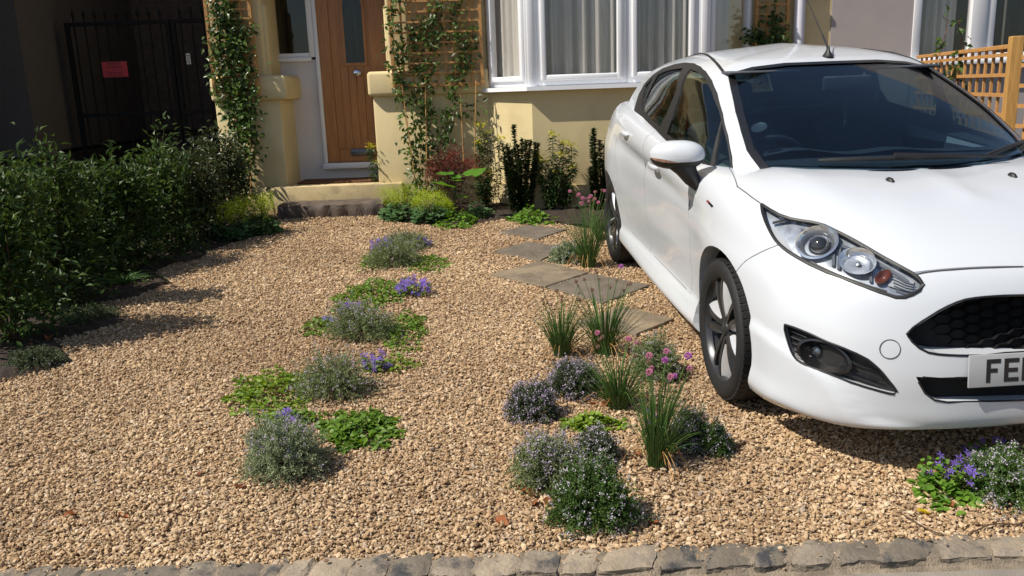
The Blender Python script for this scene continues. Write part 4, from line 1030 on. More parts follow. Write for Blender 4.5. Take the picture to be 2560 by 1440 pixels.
# rims of the openings
def rim(pts, r_, name, mat, parent=CAR, off=0.0, closed=True):
    P = [Vector(p) for p in pts]; P = resample(P, max(40, len(P) * 2)) if closed else P
    if closed: P = P + P[:1]
    mb = MB(); mb.tube([tuple(p) for p in P], r_, 6, cap=not closed); return part(mb, name, mat, parent)
rim(gri3, .004, 'grille_surround', 'gloss_black', UG); rim(low3, .0035, 'grille_surround', 'gloss_black', LG)
# number plate
PL0 = snap(2414, 928, LBV)[0]
pc_ = Vector((.852, 0, .400)); tilt = R(-7)
PM = Matrix.Translation(pc_) @ Matrix.Rotation(tilt, 4, 'Y')
mb = MB().rbox(-.004, .004, -.26, .26, -.0555, .0555, .0035, 2, PM); NP = part(mb, 'number_plate', 'plate_white', CAR)
mb = MB().rbox(-.045, -.0045, -.25, .25, -.05, .05, .004, 1, PM); part(mb, 'plate_holder', 'trim_black', CAR)
def glyph(strokes, u0):
    mb = MB()
    for a0, a1, z0, z1 in strokes: mb.rbox(.0042, .0052, -(u0 - a0) , -(u0 - a1), z0, z1, .0002, 1, PM)   # y = -u, reading left to right is falling u
    return part(mb, 'lettering', 'print_black', NP, False)
hF = .0395; sw_ = .014
glyph([(0, sw_, -hF, hF), (sw_, .048, hF - sw_, hF), (sw_, .038, -.006, .008)], .201)
glyph([(0, sw_, -hF, hF), (sw_, .05, hF - sw_, hF), (sw_, .046, -.007, .007), (sw_, .05, -hF, -hF + sw_)], .140)
glyph([(0, sw_, -hF, hF)], .079)
# ---- fog lamp pockets
def surface_patch(pts, inset, n_rings, off, bv, nrm):
    """fill of an outline following the body, pushed off along nrm"""
    c_ = sum((Vector(p) for p in pts), Vector()) / len(pts); P = resample(pts, 48); V = []; F = []
    for k in range(n_rings + 1):
        f = 1 - k / n_rings * .98
        for p in P:
            q = c_ + (p - c_) * f; h = bv.find_nearest(q); V.append(tuple((h[0] if h[0] is not None else q) + nrm * off))
    n_ = len(P)
    for k in range(n_rings):
        for i in range(n_): F.append((k * n_ + i, k * n_ + (i + 1) % n_, (k + 1) * n_ + (i + 1) % n_, (k + 1) * n_ + i))
    F.append(tuple(range(n_rings * n_, n_rings * n_ + n_)))
    return MB().add(V, F)
FG = part(surface_patch(inflate(fog3, .004, 0), 0, 5, -.035, LBV, fn_), 'fog_lamp', 'trim_black', CAR)
rim(fog3, .004, 'bezel', 'gloss_black', FG)
fc = snap(2035, 882, LBV)[0] - fn_ * .03; fr_ = snap(2085, 905, LBV)[0] - fn_ * .03
sd_ = (snap(2150, 930, LBV)[0] - snap(2030, 880, LBV)[0]).normalized(); upv = fn_.cross(sd_).normalized()
MF = Matrix(((sd_.x, upv.x, fn_.x, fc.x), (sd_.y, upv.y, fn_.y, fc.y), (sd_.z, upv.z, fn_.z, fc.z), (0, 0, 0, 1)))
def xf(mb, M):
    for k in range(len(mb.v)): mb.v[k] = np.array([tuple(M @ Vector(p)) for p in mb.v[k]])
    return mb
mb = MB().lathe([(.075, .028), (.066, .030), (.058, .012), (.036, -.012), (.0, -.014)], (0, 0, 0), 'z', 32)
mb.v[0] *= np.array([1.35, .72, 1]); mb.v[0] += np.array([.035, 0, 0]); part(xf(mb, MF), 'fog_bowl', 'gloss_black', FG)
mb = MB().lathe([(0, .008), (.018, .006), (.024, -.002), (.026, -.012)], (0, 0, 0), 'z', 20); part(xf(mb, MF), 'fog_lens', 'lens', FG)
mb = MB().lathe([(0, .001), (.008, 0), (.02, -.010)], (0, 0, 0), 'z', 16); part(xf(mb, MF), 'fog_reflector', 'lamp_chrome', FG)
sl_ = MB()
for k in range(5): part(MB().tube([tuple(snap(1968 + k * 4 + a, 828 + k * 16 + a * .42, LBV)[0] - fn_ * .022) for a in (0, 20, 45)], .003, 5), 'fog_slat', 'gloss_black', FG)
for a, b_, l in ((2110, 905, 40), (2105, 925, 55), (2120, 940, 70), (2150, 918, 45), (2165, 945, 40)): part(MB().tube([tuple(snap(a + q, b_ + q * .36, LBV)[0] - fn_ * .026) for q in (0, l / 2, l)], .0025, 5), 'fog_slat', 'gloss_black', FG)
for o_ in [FG] + list(FG.children): pass
f2 = flip(FG); 
for c_ in list(FG.children): flip(c_).parent = f2
# ---- headlamps
HL = part(surface_patch(inflate(head3, -.001, 0), 0, 8, -.024, LBV, hn), 'headlight', 'lamp_silver', CAR)
wall = MB(); P = resample(head3, 60); V = []
for p in P + P[:1]:
    V += [tuple(p - hn * .004), tuple(p - hn * .027)]
wall.grid(V, len(P) + 1, 2); part(wall, 'lamp_housing', 'trim_black', HL)
rim(head3, .0065, 'lamp_seal', 'trim_black', HL)
part(surface_patch(inflate(head3, -.003, 0), 0, 8, -.001, LBV, hn), 'lamp_cover', 'lamp_cover', HL)
def hp(px, py, d): return snap(px, py, LBV)[0] - hn * d
def ell(px, py, d, rx, ry, prof, name, mat, n=36, par=HL, rotv=None):
    c_ = hp(px, py, d); ax = (hp(2150, 645, d) - hp(2050, 595, d)).normalized(); ay = hn.cross(ax).normalized(); az = ax.cross(ay)
    az = az if az.dot(hn) > 0 else -az
    M = Matrix(((ax.x, ay.x, az.x, c_.x), (ax.y, ay.y, az.y, c_.y), (ax.z, ay.z, az.z, c_.z), (0, 0, 0, 1)))
    mb = MB().lathe(prof, (0, 0, 0), 'z', n); mb.v[0] *= np.array([rx, ry, 1]); return part(xf(mb, M), name, mat, par)
ell(2043, 606, .016, 1, 1, [(.075, .018), (.068, .022), (.062, .012), (.048, -.006), (.044, -.008)], 'projector_ring', 'lamp_chrome')
ell(2043, 606, .016, 1, 1, [(.060, .010), (.052, .004), (.044, -.012), (.0, -.014)], 'projector_housing', 'lamp_grey')
ell(2046, 608, .010, 1, 1, [(0, .026), (.016, .024), (.030, .014), (.037, 0), (.039, -.012)], 'projector_lens', 'projector')
ell(2046, 608, .020, 1, 1, [(0, .004), (.030, .002), (.037, .001)], 'projector_bulb', 'lamp_grey')
for (x0_, y0_), (x1_, y1_) in (((2085, 590), (2082, 660)), ((2100, 600), (2096, 668)), ((2178, 645), (2176, 700))):
    mb = MB(); mb.tube([tuple(hp(x0_ + (x1_ - x0_) * f, y0_ + (y1_ - y0_) * f, .016)) for f in (0, .5, 1)], .006, 6); part(mb, 'lamp_divider', 'lamp_grey', HL)
mb = MB(); V = []
for f in np.linspace(0, 1, 16):
    x = 2000 + 270 * f; y = 566 + 128 * f - 12 * math.sin(f * 3.14)
    for q in (0, 1): V.append(tuple(hp(x, y + 9 * q, .012)))
mb.grid(V, 16, 2); part(mb, 'lamp_visor', 'lamp_grey', HL)
ell(2144, 654, .017, 1.12, .9, [(.060, .022), (.055, .018), (.042, -.006), (.018, -.014), (0, -.015)], 'reflector_bowl', 'lamp_chrome')
ell(2144, 654, .016, .5, .5, [(0, .006), (.016, .004), (.02, -.01)], 'bulb', 'lamp_grey')
ell(2207, 688, .022, .62, .9, [(.036, .012), (.03, .016), (.014, .002), (0, 0)], 'indicator', 'amber')
mb = MB(); V = []
for i in range(9):
    f = i / 8
    for q in (0, 1): V.append(tuple(hp(2225 + 60 * f - 6 * q, 672 + 24 * f + (36 - 6 * f) * q, .017)))
mb.grid(V, 9, 2); part(mb, 'corner_reflector', 'plate_white', HL)
for k in range(5): 
    mb = MB(); mb.tube([tuple(hp(2228 + 2 * k, 690 + 9 * k - 8, .014)), tuple(hp(2262 + k, 700 + 7 * k, .014)), tuple(hp(2285, 706 + 6 * k, .014))], .0022, 5); part(mb, 'reflector_rib', 'lamp_grey', HL)
mb = MB(); V = []
for f in np.linspace(0, 1, 14):
    x = 2022 + 195 * f; y = 645 + 76 * f + 6 * math.sin(f * 3.1)
    for q in (0, 1): V.append(tuple(hp(x, y + (8 + 7 * f) * q, .013)))
mb.grid(V, 14, 2); part(mb, 'running_light', 'trim_black', HL)
mb = MB(); V = []
for f in np.linspace(0, 1, 14):
    x = 1930 + 130 * f; y = 550 + 22 * f - 16 * math.sin(f * 3.14)
    for q in (0, 1): V.append(tuple(hp(x, y + 7 * q, .010)))
mb.grid(V, 14, 2); part(mb, 'lamp_brow', 'trim_black', HL)
mb = MB(); V = []
for f in np.linspace(0, 1, 14):
    x = 1922 + 60 * f; y = 566 + 82 * f
    for q in (0, 1): V.append(tuple(hp(x + (16 - 6 * f) * q, y - 4 * q, .014)))
mb.grid(V, 14, 2); part(mb, 'side_marker', 'plate_white', HL)
h2 = flip(HL)
for c_ in list(HL.children): flip(c_).parent = h2
mb = MB(); mb.tube([tuple(p + Vector((.001, 0, -.001))) for p in trace([(2290,685),(2310,681),(2340,677),(2380,674),(2420,671),(2490,668),(2556,666)], LBV)], .0035, 5); sm_ = part(mb, 'bonnet_gap', 'seam', CAR); flip(sm_)
def side_seam(poly, name):
    pts = []
    for (xa, za), (xb, zb2) in zip(poly, poly[1:]):
        for f in np.linspace(0, 1, 10)[:-1]:
            x, z = xa + (xb - xa) * f, za + (zb2 - za) * f; hh_ = LBV.ray_cast(Vector((x, -2, z)), Vector((0, 1, 0)))
            if hh_[0] is not None and z < .93: pts.append(tuple(hh_[0] - hh_[1] * .0022))
    sm = part(MB().tube(pts, .0026, 5), name, 'seam_light', CAR); flip(sm)
side_seam(FD[:5], 'door_gap'); side_seam(FD[4:7], 'door_gap'); side_seam(RD[2:8], 'door_gap')
part(MB().tube([tuple(p - Vector((0, -.001, .0015))) for p in trace([(1944,612),(1905,628),(1880,641),(1862,653),(1843,675)], LBV)], .0022, 5), 'bumper_gap', 'seam', CAR)
part(MB().tube([tuple(p) for p in trace([(1903,510),(1880,494),(1860,479),(1842,466)], LBV)], .0022, 5), 'bonnet_gap', 'seam', CAR)
# ---- tow eye cover, washer jets, badge
c_, n_ = snap(2225, 873, LBV)
ty = (snap(2250, 873, LBV)[0] - c_).normalized(); tz = n_.cross(ty)
mb = MB(); mb.tube([tuple(c_ + (ty * math.cos(a) + tz * math.sin(a)) * .032 + n_ * .0002) for a in np.linspace(0, 2 * math.pi, 33)], .0016, 5, cap=False); part(mb, 'tow_eye_cover', 'seam', CAR)
for px, py in ((2225, 452), (2531, 440)):
    c_, n_ = snap(px, py, LBV)
    mb = MB().lathe([(0, .012), (.010, .011), (.016, .004), (.018, -.004)], (0, 0, 0), 'z', 14); mb.v[0] *= np.array([1.5, .8, 1]); part(xf(mb, Matrix.Translation(c_) @ n_.to_track_quat('Z', 'X').to_matrix().to_4x4()), 'washer_jet', 'trim_black', CAR)
P = trace([(1766,503),(1770,500),(1784,515),(1780,519)], LBV); nn = snap(1775, 509, LBV)[1]
mb = MB(); V = [tuple(p + nn * .002) for p in P] + [tuple(p - nn * .001) for p in P]; mb.add(V, [(0, 1, 2, 3), (0, 4, 5, 1), (1, 5, 6, 2), (2, 6, 7, 3), (3, 7, 4, 0)]); BG = part(mb, 'side_badge', 'gloss_black', CAR, False)
mb = MB(); Q = [P[0] + (P[3] - P[0]) * a + (P[1] - P[0]) * b_ for a, b_ in ((.06, .12), (.06, .88), (.36, .88), (.36, .12))]; mb.add([tuple(p + nn * .003) for p in Q], [(0, 1, 2, 3)]); part(mb, 'badge_stripe', 'badge_red', BG, False)
# ---- door handles
def handle(px, py, dob):
    c_, n_ = snap(px, py, LBV); ax = Vector((-1, 0, .04)).normalized(); ax = (ax - n_ * ax.dot(n_)).normalized(); az = n_.cross(ax); az = az if az.z > 0 else -az
    M = Matrix(((ax.x, az.x, n_.x, c_.x), (ax.y, az.y, n_.y, c_.y), (ax.z, az.z, n_.z, c_.z), (0, 0, 0, 1)))
    mb = MB(); n1 = 14; V = []
    for i in range(n1 + 1):
        f = i / n1; x = -.095 + .19 * f; e = math.sqrt(max(0, 1 - (2 * f - 1) ** 4)); h = .006 + .030 * math.sin(math.pi * min(1, max(0, f))) ** .5
        for k in range(8):
            a = 2 * math.pi * k / 8; V.append((x, .016 * e * math.cos(a) + .001, h * .75 + .008 * e * math.sin(a)))
    mb.grid([V[i * 8 + k % 8] for i in range(n1 + 1) for k in range(9)], n1 + 1, 9)
    hd = part(xf(mb, M), 'door_handle', 'car_paint', dob)
    mb = MB().lathe([(.034, .0015), (.030, .001), (.018, -.002 + .0045), (0, .003)], (0, 0, 0), 'z', 24); mb.v[0] *= np.array([1.2, .85, 1]); part(xf(mb, M), 'handle_cup', 'lamp_grey', dob) if False else None
    return hd
for (px, py), (dr, dl) in (((1638, 413), FDO), ((1566, 333), RDO)): hd = handle(px, py, dr); fl = flip(hd); fl.parent = dl
# ---- door mirrors
mc, mn = snap(1757, 436, LBV)
def mpt(px, py, u):
    o_, d = cray(px, py); t_ = (-u - o_.y) / d.y; return o_ + d * t_
a_, b_2 = mpt(1640, 398, .99), mpt(1762, 392, .83)
mcx = (a_ + b_2) / 2; hw = .118
mc0 = Vector((mcx.x, -(.915), mpt(1700, 390, .915).z))
print('MIRROR', tuple(mc0), a_, b_2)
def mirror_cap(lo, hi, grow=1.0, n=24, m=14):
    V = []
    for i in range(n + 1):
        f = i / n; y = -hw + 2 * hw * f                         # across the car: -: outer end
        e = max(.02, (1 - abs(2 * f - 1) ** 2.6)) ** .5 * (1 - .10 * (1 - f))
        for k in range(m + 1):
            a = R(lo) + R(hi - lo) * k / m                       # round the front of the housing
            zz = .066 * e * math.sin(a); xx = .085 * e * (max(0, math.cos(a)) ** .75) * grow
            xx -= .055 * (1 - f) ** 1.5                          # outer end swept back
            zz = zz * grow + .004 * (1 - f) - .012 * (1 - f) ** 2 * (1 if a < 0 else -.2)
            V.append((xx, y, zz))
    return MB().grid(V, n + 1, m + 1), n + 1, m + 1
def place(mb):
    for k in range(len(mb.v)): mb.v[k] = mb.v[k] + np.array(tuple(mc0))
    return mb
mb, _, _ = mirror_cap(-22, 90); MR = part(place(mb), 'door_mirror', 'car_paint', CAR)
mb, _, _ = mirror_cap(-90, -21, .985); part(place(mb), 'mirror_base', 'trim_black', MR)
mb, _, _ = mirror_cap(-24, -3, 1.02); mb.v[0] = mb.v[0].reshape(25, 15, 3)[0:12].reshape(-1, 3); mb.f = [f for f in mb.f if max(f) < 12 * 15]; mb.t[0] = mb.t[0][:180]; mb.n = 180
V = mb.v[0].reshape(12, 15, 3)
for i in range(12): # the lens narrows towards the middle
    w_ = max(.12, 1 - (i / 11) ** 1.6); lo_ = V[i, 0].copy(); V[i] = lo_ + (V[i] - lo_) * w_
mb.v[0] = V.reshape(-1, 3); part(place(mb), 'mirror_indicator', 'mirror_amber', MR)
mb = MB(); V = []
for k in range(24):
    a = 2 * math.pi * k / 24; V.append((-.006 - .050 * (.5 - .5 * math.cos(a)) * (1 if math.cos(a) < 0 else .3), hw * .95 * math.cos(a), .062 * math.sin(a)))
mb.add(V, [tuple(range(24))]); part(place(mb), 'mirror_glass', 'lamp_chrome', MR)
foot = snap(1738, 478, LBV)[0]
st_ = MB(); p0 = mc0 + Vector((-.005, .02, -.045)); p1 = Vector((mc0.x - .005, foot.y * .5 + mc0.y * .5 + .005, mc0.z - .085)); p2 = foot + Vector((.0, .012, .0))
prof = [(p0 + Vector((0, 0, .03)), .052, .085), (p0 - Vector((0, 0, .012)), .052, .078), (p1, .050, .062), (p1 * .45 + p2 * .55, .040, .046), (p2, .010, .012)]
V = [(c_.x + rx * math.cos(a), c_.y + ry * .8 * math.sin(a), c_.z) for c_, rx, ry in prof for a in np.linspace(0, 2 * math.pi, 17)]
st_.grid(V, len(prof), 17); part(st_, 'mirror_stalk', 'trim_black', MR)
m2 = flip(MR)
for c_ in list(MR.children): flip(c_).parent = m2
# ---- roof: ditch strips, aerial
rs = trace([(1738,128),(1752,131),(1768,138),(1782,149),(1797,165),(1812,185)], GBV)
mb = MB(); P = [tuple(p) for p in rs] ; last = rs[0]
back_pts = [Vector((-1.45, last.y - .0, 0)), Vector((-1.9, last.y * 1.0, 0)), Vector((-2.3, last.y * .97, 0))]
bk = []
for q in back_pts:
    h = GBV.ray_cast(Vector((q.x, q.y, 2)), Vector((0, 0, -1)))
    if h[0] is not None and q.x < last.x - .05: bk.append(tuple(h[0]))
P = bk[::-1] + P
mb.tube(P, .0085, 6); rsO = part(mb, 'roof_strip', 'trim_black', CAR); flip(rsO)
ab, an_ = snap(2073, 141, GBV); ab.y = 0
mb = MB(); mb.lathe([(0, .05), (.006, .05), (.009, .03), (.018, .012), (.026, .002), (.026, -.004)], (0, 0, 0), 'z', 18); mb.v[0] *= np.array([1.5, 1, 1]); AE = part(xf(mb, Matrix.Translation(ab)), 'aerial', 'trim_black', CAR)
tip = mpt(2017, -6, 0.0); dirt = (tip - ab - Vector((0, 0, .045))); 
dirt = dirt.normalized(); print('AERIAL', tuple(dirt))
mb = MB(); s0 = ab + Vector((0, 0, .04)); mb.tube([tuple(s0), tuple(s0 + dirt * .1), tuple(s0 + dirt * .11), tuple(s0 + dirt * .52)], [.0065, .0055, .0032, .0022], 8); part(mb, 'aerial_rod', 'trim_black', AE)
# ---- wipers
def wiper(p0, p1, arm):
    a, b_ = snap(*p0, GBV)[0], snap(*p1, GBV)[0]; mb = MB(); pts = []
    for f in np.linspace(0, 1, 12):
        h = snap(p0[0] + (p1[0] - p0[0]) * f, p0[1] + (p1[1] - p0[1]) * f, GBV); pts.append(tuple(h[0] + h[1] * .016))
    mb.tube(pts, [.006] + [.010] * 10 + [.005], 6); w_ = part(mb, 'wiper', 'trim_black', CAR)
    pts = []
    for f in np.linspace(0, 1, 8):
        h = snap(arm[0][0] + (arm[1][0] - arm[0][0]) * f, arm[0][1] + (arm[1][1] - arm[0][1]) * f, GBV); pts.append(tuple(h[0] + h[1] * .030))
    mb = MB(); mb.tube(pts, [.012, .011, .010, .009, .008, .007, .006, .006], 6); part(mb, 'wiper_arm', 'trim_black', w_)
wiper((2045, 408), (2440, 397), ((2230, 402), (2500, 402))); wiper((2450, 400), (2620, 335), ((2540, 385), (2640, 345)))
# ---- rear lamp
P = trace([(1581,262),(1576,275),(1566,300),(1560,322),(1566,322),(1574,300),(1584,276)], LBV)
mb = MB(); mb.box(-2.93, -2.80, -.70, -.60, .92, 1.12); mb.v[0] = np.array(mb.v[0]); RL = part(MB().rbox(-2.86, -2.66, -.728, -.55, .84, 1.07, .03, 3), 'rear_lamp', 'red_lens', CAR); flip(RL)
# ---- cabin
def seat(y, rear=False):
    x = -2.05 if rear else -1.22
    S = MB(); S.rbox(x, x + .50, y - .25, y + .25, .34, .52, .06, 3); so_ = part(S, 'seat', 'seat_cloth', CAR)
    Mb = Matrix.Translation((x + .02, y, .48)) @ Matrix.Rotation(R(-16), 4, 'Y')
    part(MB().rbox(-.07, .07, -.25, .25, 0, .60, .06, 3, Mb), 'backrest', 'seat_cloth', so_)
    part(MB().rbox(-.05, .05, -.13, .13, .64, .82, .045, 3, Mb), 'headrest', 'seat_cloth', so_)
for y in (-.36, .36): seat(y); seat(y, True)
dsh = MB(); V = []
for i in range(17):
    y = -.64 + 1.28 * i / 16
    for x, z in ((-.62, .55), (-.66, .80), (-.62, .93), (-.50, .965), (-.42, .968), (-.38, .966)): V.append((x + .10 * (1 - abs(y) / .7) ** .7 * 0 , y, z + (.035 * math.exp(-((y + .36) / .16) ** 2) + .02 * math.exp(-((y - .1) / .14) ** 2)) * (1 if z > .85 else 0)))
dsh.grid(V, 17, 6); part(dsh, 'dashboard', 'interior', CAR)
swm = Matrix.Translation((-.78, -.36, .86)) @ Matrix.Rotation(R(-64), 4, 'Y')
mb = MB(); mb.tube([(.185 * math.cos(a), .185 * math.sin(a), 0) for a in np.linspace(0, 2 * math.pi, 41)], .015, 8, cap=False); SWH = part(xf(mb, swm), 'steering_wheel', 'interior', CAR)
mb = MB(); mb.rbox(-.07, .07, -.08, .08, -.03, .02, .02, 2); mb.rbox(-.02, .02, -.18, .18, -.012, .008, .006, 2); part(xf(mb, swm), 'wheel_hub', 'interior', SWH)
mb = MB().rbox(-.75, -.72, -.12, .12, 1.235, 1.305, .012, 2); part(mb, 'rear_view_mirror', 'interior', CAR)
for y in (-.36, .36): part(MB().rbox(-1.0, -.86, y - .18, y + .18, 1.325, 1.34, .006, 1, Matrix.Translation((0, 0, 0))), 'sun_visor', 'interior', CAR)
def deck(xs_, ys_, name, dz=.007):
    V = []
    for x in xs_:
        for f in ys_:
            y = f(x) if callable(f) else f
            h = LBV.ray_cast(Vector((x, y, 1.6)), Vector((0, 0, -1))); V.append((x, y, (h[0].z if h[0] is not None else .95) + dz))
    return part(MB().grid(V, len(xs_), len(ys_)), name, 'interior', CAR)
V = []; xs_ = []
for i in range(25):
    y = -.70 + 1.40 * i / 24; xf_ = -.03 - .32 * (abs(y) / .74) ** 2.2
    for k in range(8):
        x = xf_ + (-.47 - xf_) * k / 7; h = LBV.ray_cast(Vector((x, y, 1.6)), Vector((0, 0, -1))); V.append((x, y, (h[0].z if h[0] is not None else .95) + .007))
part(MB().grid(V, 25, 8), 'dash_top', 'interior', CAR)
dt = deck(np.linspace(-.47, -2.26, 24), [-.640, -.68, -.72, -.745], 'door_top'); flip(dt)
deck(np.linspace(-2.255, -2.70, 8), np.linspace(-.62, .62, 13), 'parcel_shelf')
# headlining and pillars inside
hlm = to_obj(shell(GB, .034, .039)); 
for c_ in (wsc, rwc, dlc): hlm = boolean(hlm, c_, 'DIFFERENCE')
finish(hlm, 'headlining', 'interior', CAR)
mb = MB().box(-2.25, -.43, -.645, .645, .452, .47); part(mb, 'cabin_floor', 'interior', CAR, False)
for sgn in (-1, 1): part(MB().box(-2.26, -.43, sgn * .648 - .004, sgn * .648 + .004, .45, .94), 'door_card', 'interior', CAR, False)
part(MB().box(-.44, -.425, -.65, .65, .45, .93), 'bulkhead', 'interior', CAR, False); part(MB().box(-2.275, -2.262, -.65, .65, .45, 1.02), 'bulkhead', 'interior', CAR, False)
# suction disc on the screen and hanging charm
c_, n_ = snap(1897, 315, GBV)
mb = MB().lathe([(0, -.012), (.012, -.012), (.03, -.009), (.036, -.007), (.036, -.0085), (0, -.02)], (0, 0, 0), 'z', 24); part(xf(mb, Matrix.Translation(c_) @ n_.to_track_quat('Z', 'X').to_matrix().to_4x4()), 'suction_disc', 'lamp_grey', WSO)
ch = CM @ Vector((-.735, 0, 1.235))
CH = thing('hanging_charm', 'small chain charm hanging from the rear view mirror inside the car', 'charm', (ch.x, ch.y, ch.z))
mb = MB(); mb.tube([(ch.x - .006, ch.y, ch.z), (ch.x - .005, ch.y, ch.z - .10), (ch.x - .001, ch.y, ch.z - .135)], .0012, 4); mb.tube([(ch.x + .006, ch.y, ch.z), (ch.x + .005, ch.y, ch.z - .10), (ch.x + .001, ch.y, ch.z - .135)], .0012, 4); mb.build('chain', 'steel_dull', CH)
mb = MB(); mb.tube([(ch.x, ch.y, ch.z - .135), (ch.x, ch.y, ch.z - .17)], .003, 6); mb.tube([(ch.x - .012, ch.y, ch.z - .15), (ch.x + .012, ch.y, ch.z - .15)], .003, 6); mb.build('pendant', 'chrome', CH)
# ================================================================== gravel: loose stones over the ground
def inpoly(x, y, poly):
    c_ = np.zeros(len(x), bool); n = len(poly)
    for i in range(n):
        (x0, y0), (x1, y1) = poly[i], poly[i - 1]
        k = ((y0 > y) != (y1 > y)) & (x < (x1 - x0) * (y - y0) / (y1 - y0 + 1e-12) + x0); c_ ^= k
    return c_
m, t, b, o = _new('stone')
oi = _n(t, 'ShaderNodeObjectInfo')
rp = _ramp(t, [(0, (.19, .120, .072)), (.2, (.34, .228, .128)), (.5, (.43, .302, .18)), (.78, (.51, .38, .245)), (.93, (.57, .455, .32)), (1, (.27, .22, .18))]); t.links.new(oi.outputs['Random'], rp.inputs[0])
tc = _n(t, 'ShaderNodeTexCoord'); nz = _n(t, 'ShaderNodeTexNoise'); nz.inputs['Scale'].default_value = 2.2; nz.inputs['Detail'].default_value = 4; t.links.new(tc.outputs['Object'], nz.inputs['Vector'])
mx = _n(t, 'ShaderNodeMix', data_type='RGBA', blend_type='MULTIPLY'); mx.inputs[0].default_value = .45; t.links.new(rp.outputs[0], mx.inputs[6]); t.links.new(nz.outputs['Fac'], mx.inputs[7])
hs = _n(t, 'ShaderNodeHueSaturation'); hs.inputs['Value'].default_value = 1.44; hs.inputs['Saturation'].default_value = 1.02; t.links.new(mx.outputs[2], hs.inputs['Color'])
pn = _n(t, 'ShaderNodeTexNoise'); pn.inputs['Scale'].default_value = 1.1; pn.inputs['Detail'].default_value = 5; t.links.new(oi.outputs['Location'], pn.inputs['Vector'])
pr_ = _ramp(t, [(.32, (.74, .70, .68)), (.62, (1.0, 1.0, 1.0))]); t.links.new(pn.outputs['Fac'], pr_.inputs[0])
m3 = _n(t, 'ShaderNodeMix', data_type='RGBA', blend_type='MULTIPLY'); m3.inputs[0].default_value = 1.0; t.links.new(hs.outputs[0], m3.inputs[6]); t.links.new(pr_.outputs[0], m3.inputs[7])
t.links.new(m3.outputs[2], b.inputs['Base Color']); b.inputs['Roughness'].default_value = .9; b.inputs['Specular IOR Level'].default_value = .25
SCOL = bpy.data.collections.new('stone_kinds')
for k in range(8):
    bm = bmesh.new(); bmesh.ops.create_icosphere(bm, subdivisions=1, radius=1)
    for v in bm.verts: v.co *= random.uniform(.72, 1.12)
    for v in bm.verts: v.co = Vector((v.co.x * random.uniform(.95, 1.05), v.co.y * .78, v.co.z * .55))
    me = bpy.data.meshes.new('stone'); bm.to_mesh(me); bm.free(); me.materials.append(MAT['stone'])
    SCOL.objects.link(bpy.data.objects.new('stone', me))
def scatter(x0, x1, y0, y1, dens):
    n = int((x1 - x0) * (y1 - y0) * dens); x = rng.uniform(x0, x1, n); y = rng.uniform(y0, y1, n); return x, y
bands = [(KY1 - .015, 3.2, 12500), (3.2, 4.4, 10500), (4.4, 6.0, 7200), (6.0, 8.6, 4600)]
PX_, PY_ = [], []
for y0, y1, d in bands:
    x, y = scatter(max(-3.2, -.66 * y1 - 1.4), 3.5, y0, y1, d)
    k = ((x > -.66 * y - .3) & (x < .62 * y + .35)) | (rng.random(len(x)) < .55); PX_.append(x[k]); PY_.append(y[k])
PX_, PY_ = np.concatenate(PX_), np.concatenate(PY_)
ok = np.ones(len(PX_), bool)
for poly in [[G(*p)[:2] for p in BED_L], [G(*p)[:2] for p in BED_R]] + [[G(*p)[:2] for p in f[0]] for f in FLAGS]: ok &= ~inpoly(PX_, PY_, poly)
ok &= ~((PY_ > 8.11) & (PX_ > X(692, 510, 8.13) - .02) & (PX_ < X(958, 510, 8.13) + .02))
PX_, PY_ = PX_[ok], PY_[ok]; n = len(PX_)
ex = rng.uniform(-3, 3, 130); ey = KY1 - .02 - rng.random(130) ** 2 * .28 ; ezz = np.where(ey > KY0 - .01, .022, -.008)   # strays on the kerb and pavement
px_ = np.concatenate([PX_, ex]); py_ = np.concatenate([PY_, ey]); pz_ = SLOPE * py_ + np.concatenate([rng.uniform(-.003, .0075, n), ezz])
N_ = len(px_)
me = bpy.data.meshes.new('gravel'); me.vertices.add(N_); me.vertices.foreach_set('co', np.stack([px_, py_, pz_], 1).astype(np.float32).ravel())
def attr(nm, ty, key, val):
    a = me.attributes.new(nm, ty, 'POINT'); a.data.foreach_set(key, np.asarray(val).ravel())
tl = .45
attr('rot', 'FLOAT_VECTOR', 'vector', np.stack([rng.normal(0, tl, N_), rng.normal(0, tl, N_), rng.uniform(0, 6.28, N_)], 1).astype(np.float32))
sz_ = np.clip(rng.lognormal(math.log(.0060), .36, N_), .003, .0145) * np.clip(1 + (py_ - 4.4) * .10, 1, 1.35)
attr('scl', 'FLOAT_VECTOR', 'vector', np.stack([sz_ * rng.uniform(.9, 1.4, N_), sz_ * rng.uniform(.8, 1.15, N_), sz_ * rng.uniform(.7, 1.2, N_)], 1).astype(np.float32))
attr('kind_index', 'INT', 'value', rng.integers(0, 8, N_).astype(np.int32))
gob = bpy.data.objects.new('gravel', me); COL.objects.link(gob); tag(gob, 'loose golden brown gravel covering the driveway', 'gravel', kind='stuff')
ng = bpy.data.node_groups.new('gravel', 'GeometryNodeTree')
ng.interface.new_socket('Geometry', in_out='INPUT', socket_type='NodeSocketGeometry'); ng.interface.new_socket('Geometry', in_out='OUTPUT', socket_type='NodeSocketGeometry')
gi, go = ng.nodes.new('NodeGroupInput'), ng.nodes.new('NodeGroupOutput')
ip = ng.nodes.new('GeometryNodeInstanceOnPoints'); ci = ng.nodes.new('GeometryNodeCollectionInfo'); ci.inputs[0].default_value = SCOL; ci.inputs[1].default_value = True; ci.inputs[2].default_value = True
def na(nm, ty):
    a = ng.nodes.new('GeometryNodeInputNamedAttribute'); a.data_type = ty; a.inputs[0].default_value = nm; return a.outputs[0]
ng.links.new(gi.outputs[0], ip.inputs['Points']); ng.links.new(ci.outputs[0], ip.inputs['Instance']); ip.inputs['Pick Instance'].default_value = True
ng.links.new(na('kind_index', 'INT'), ip.inputs['Instance Index'])
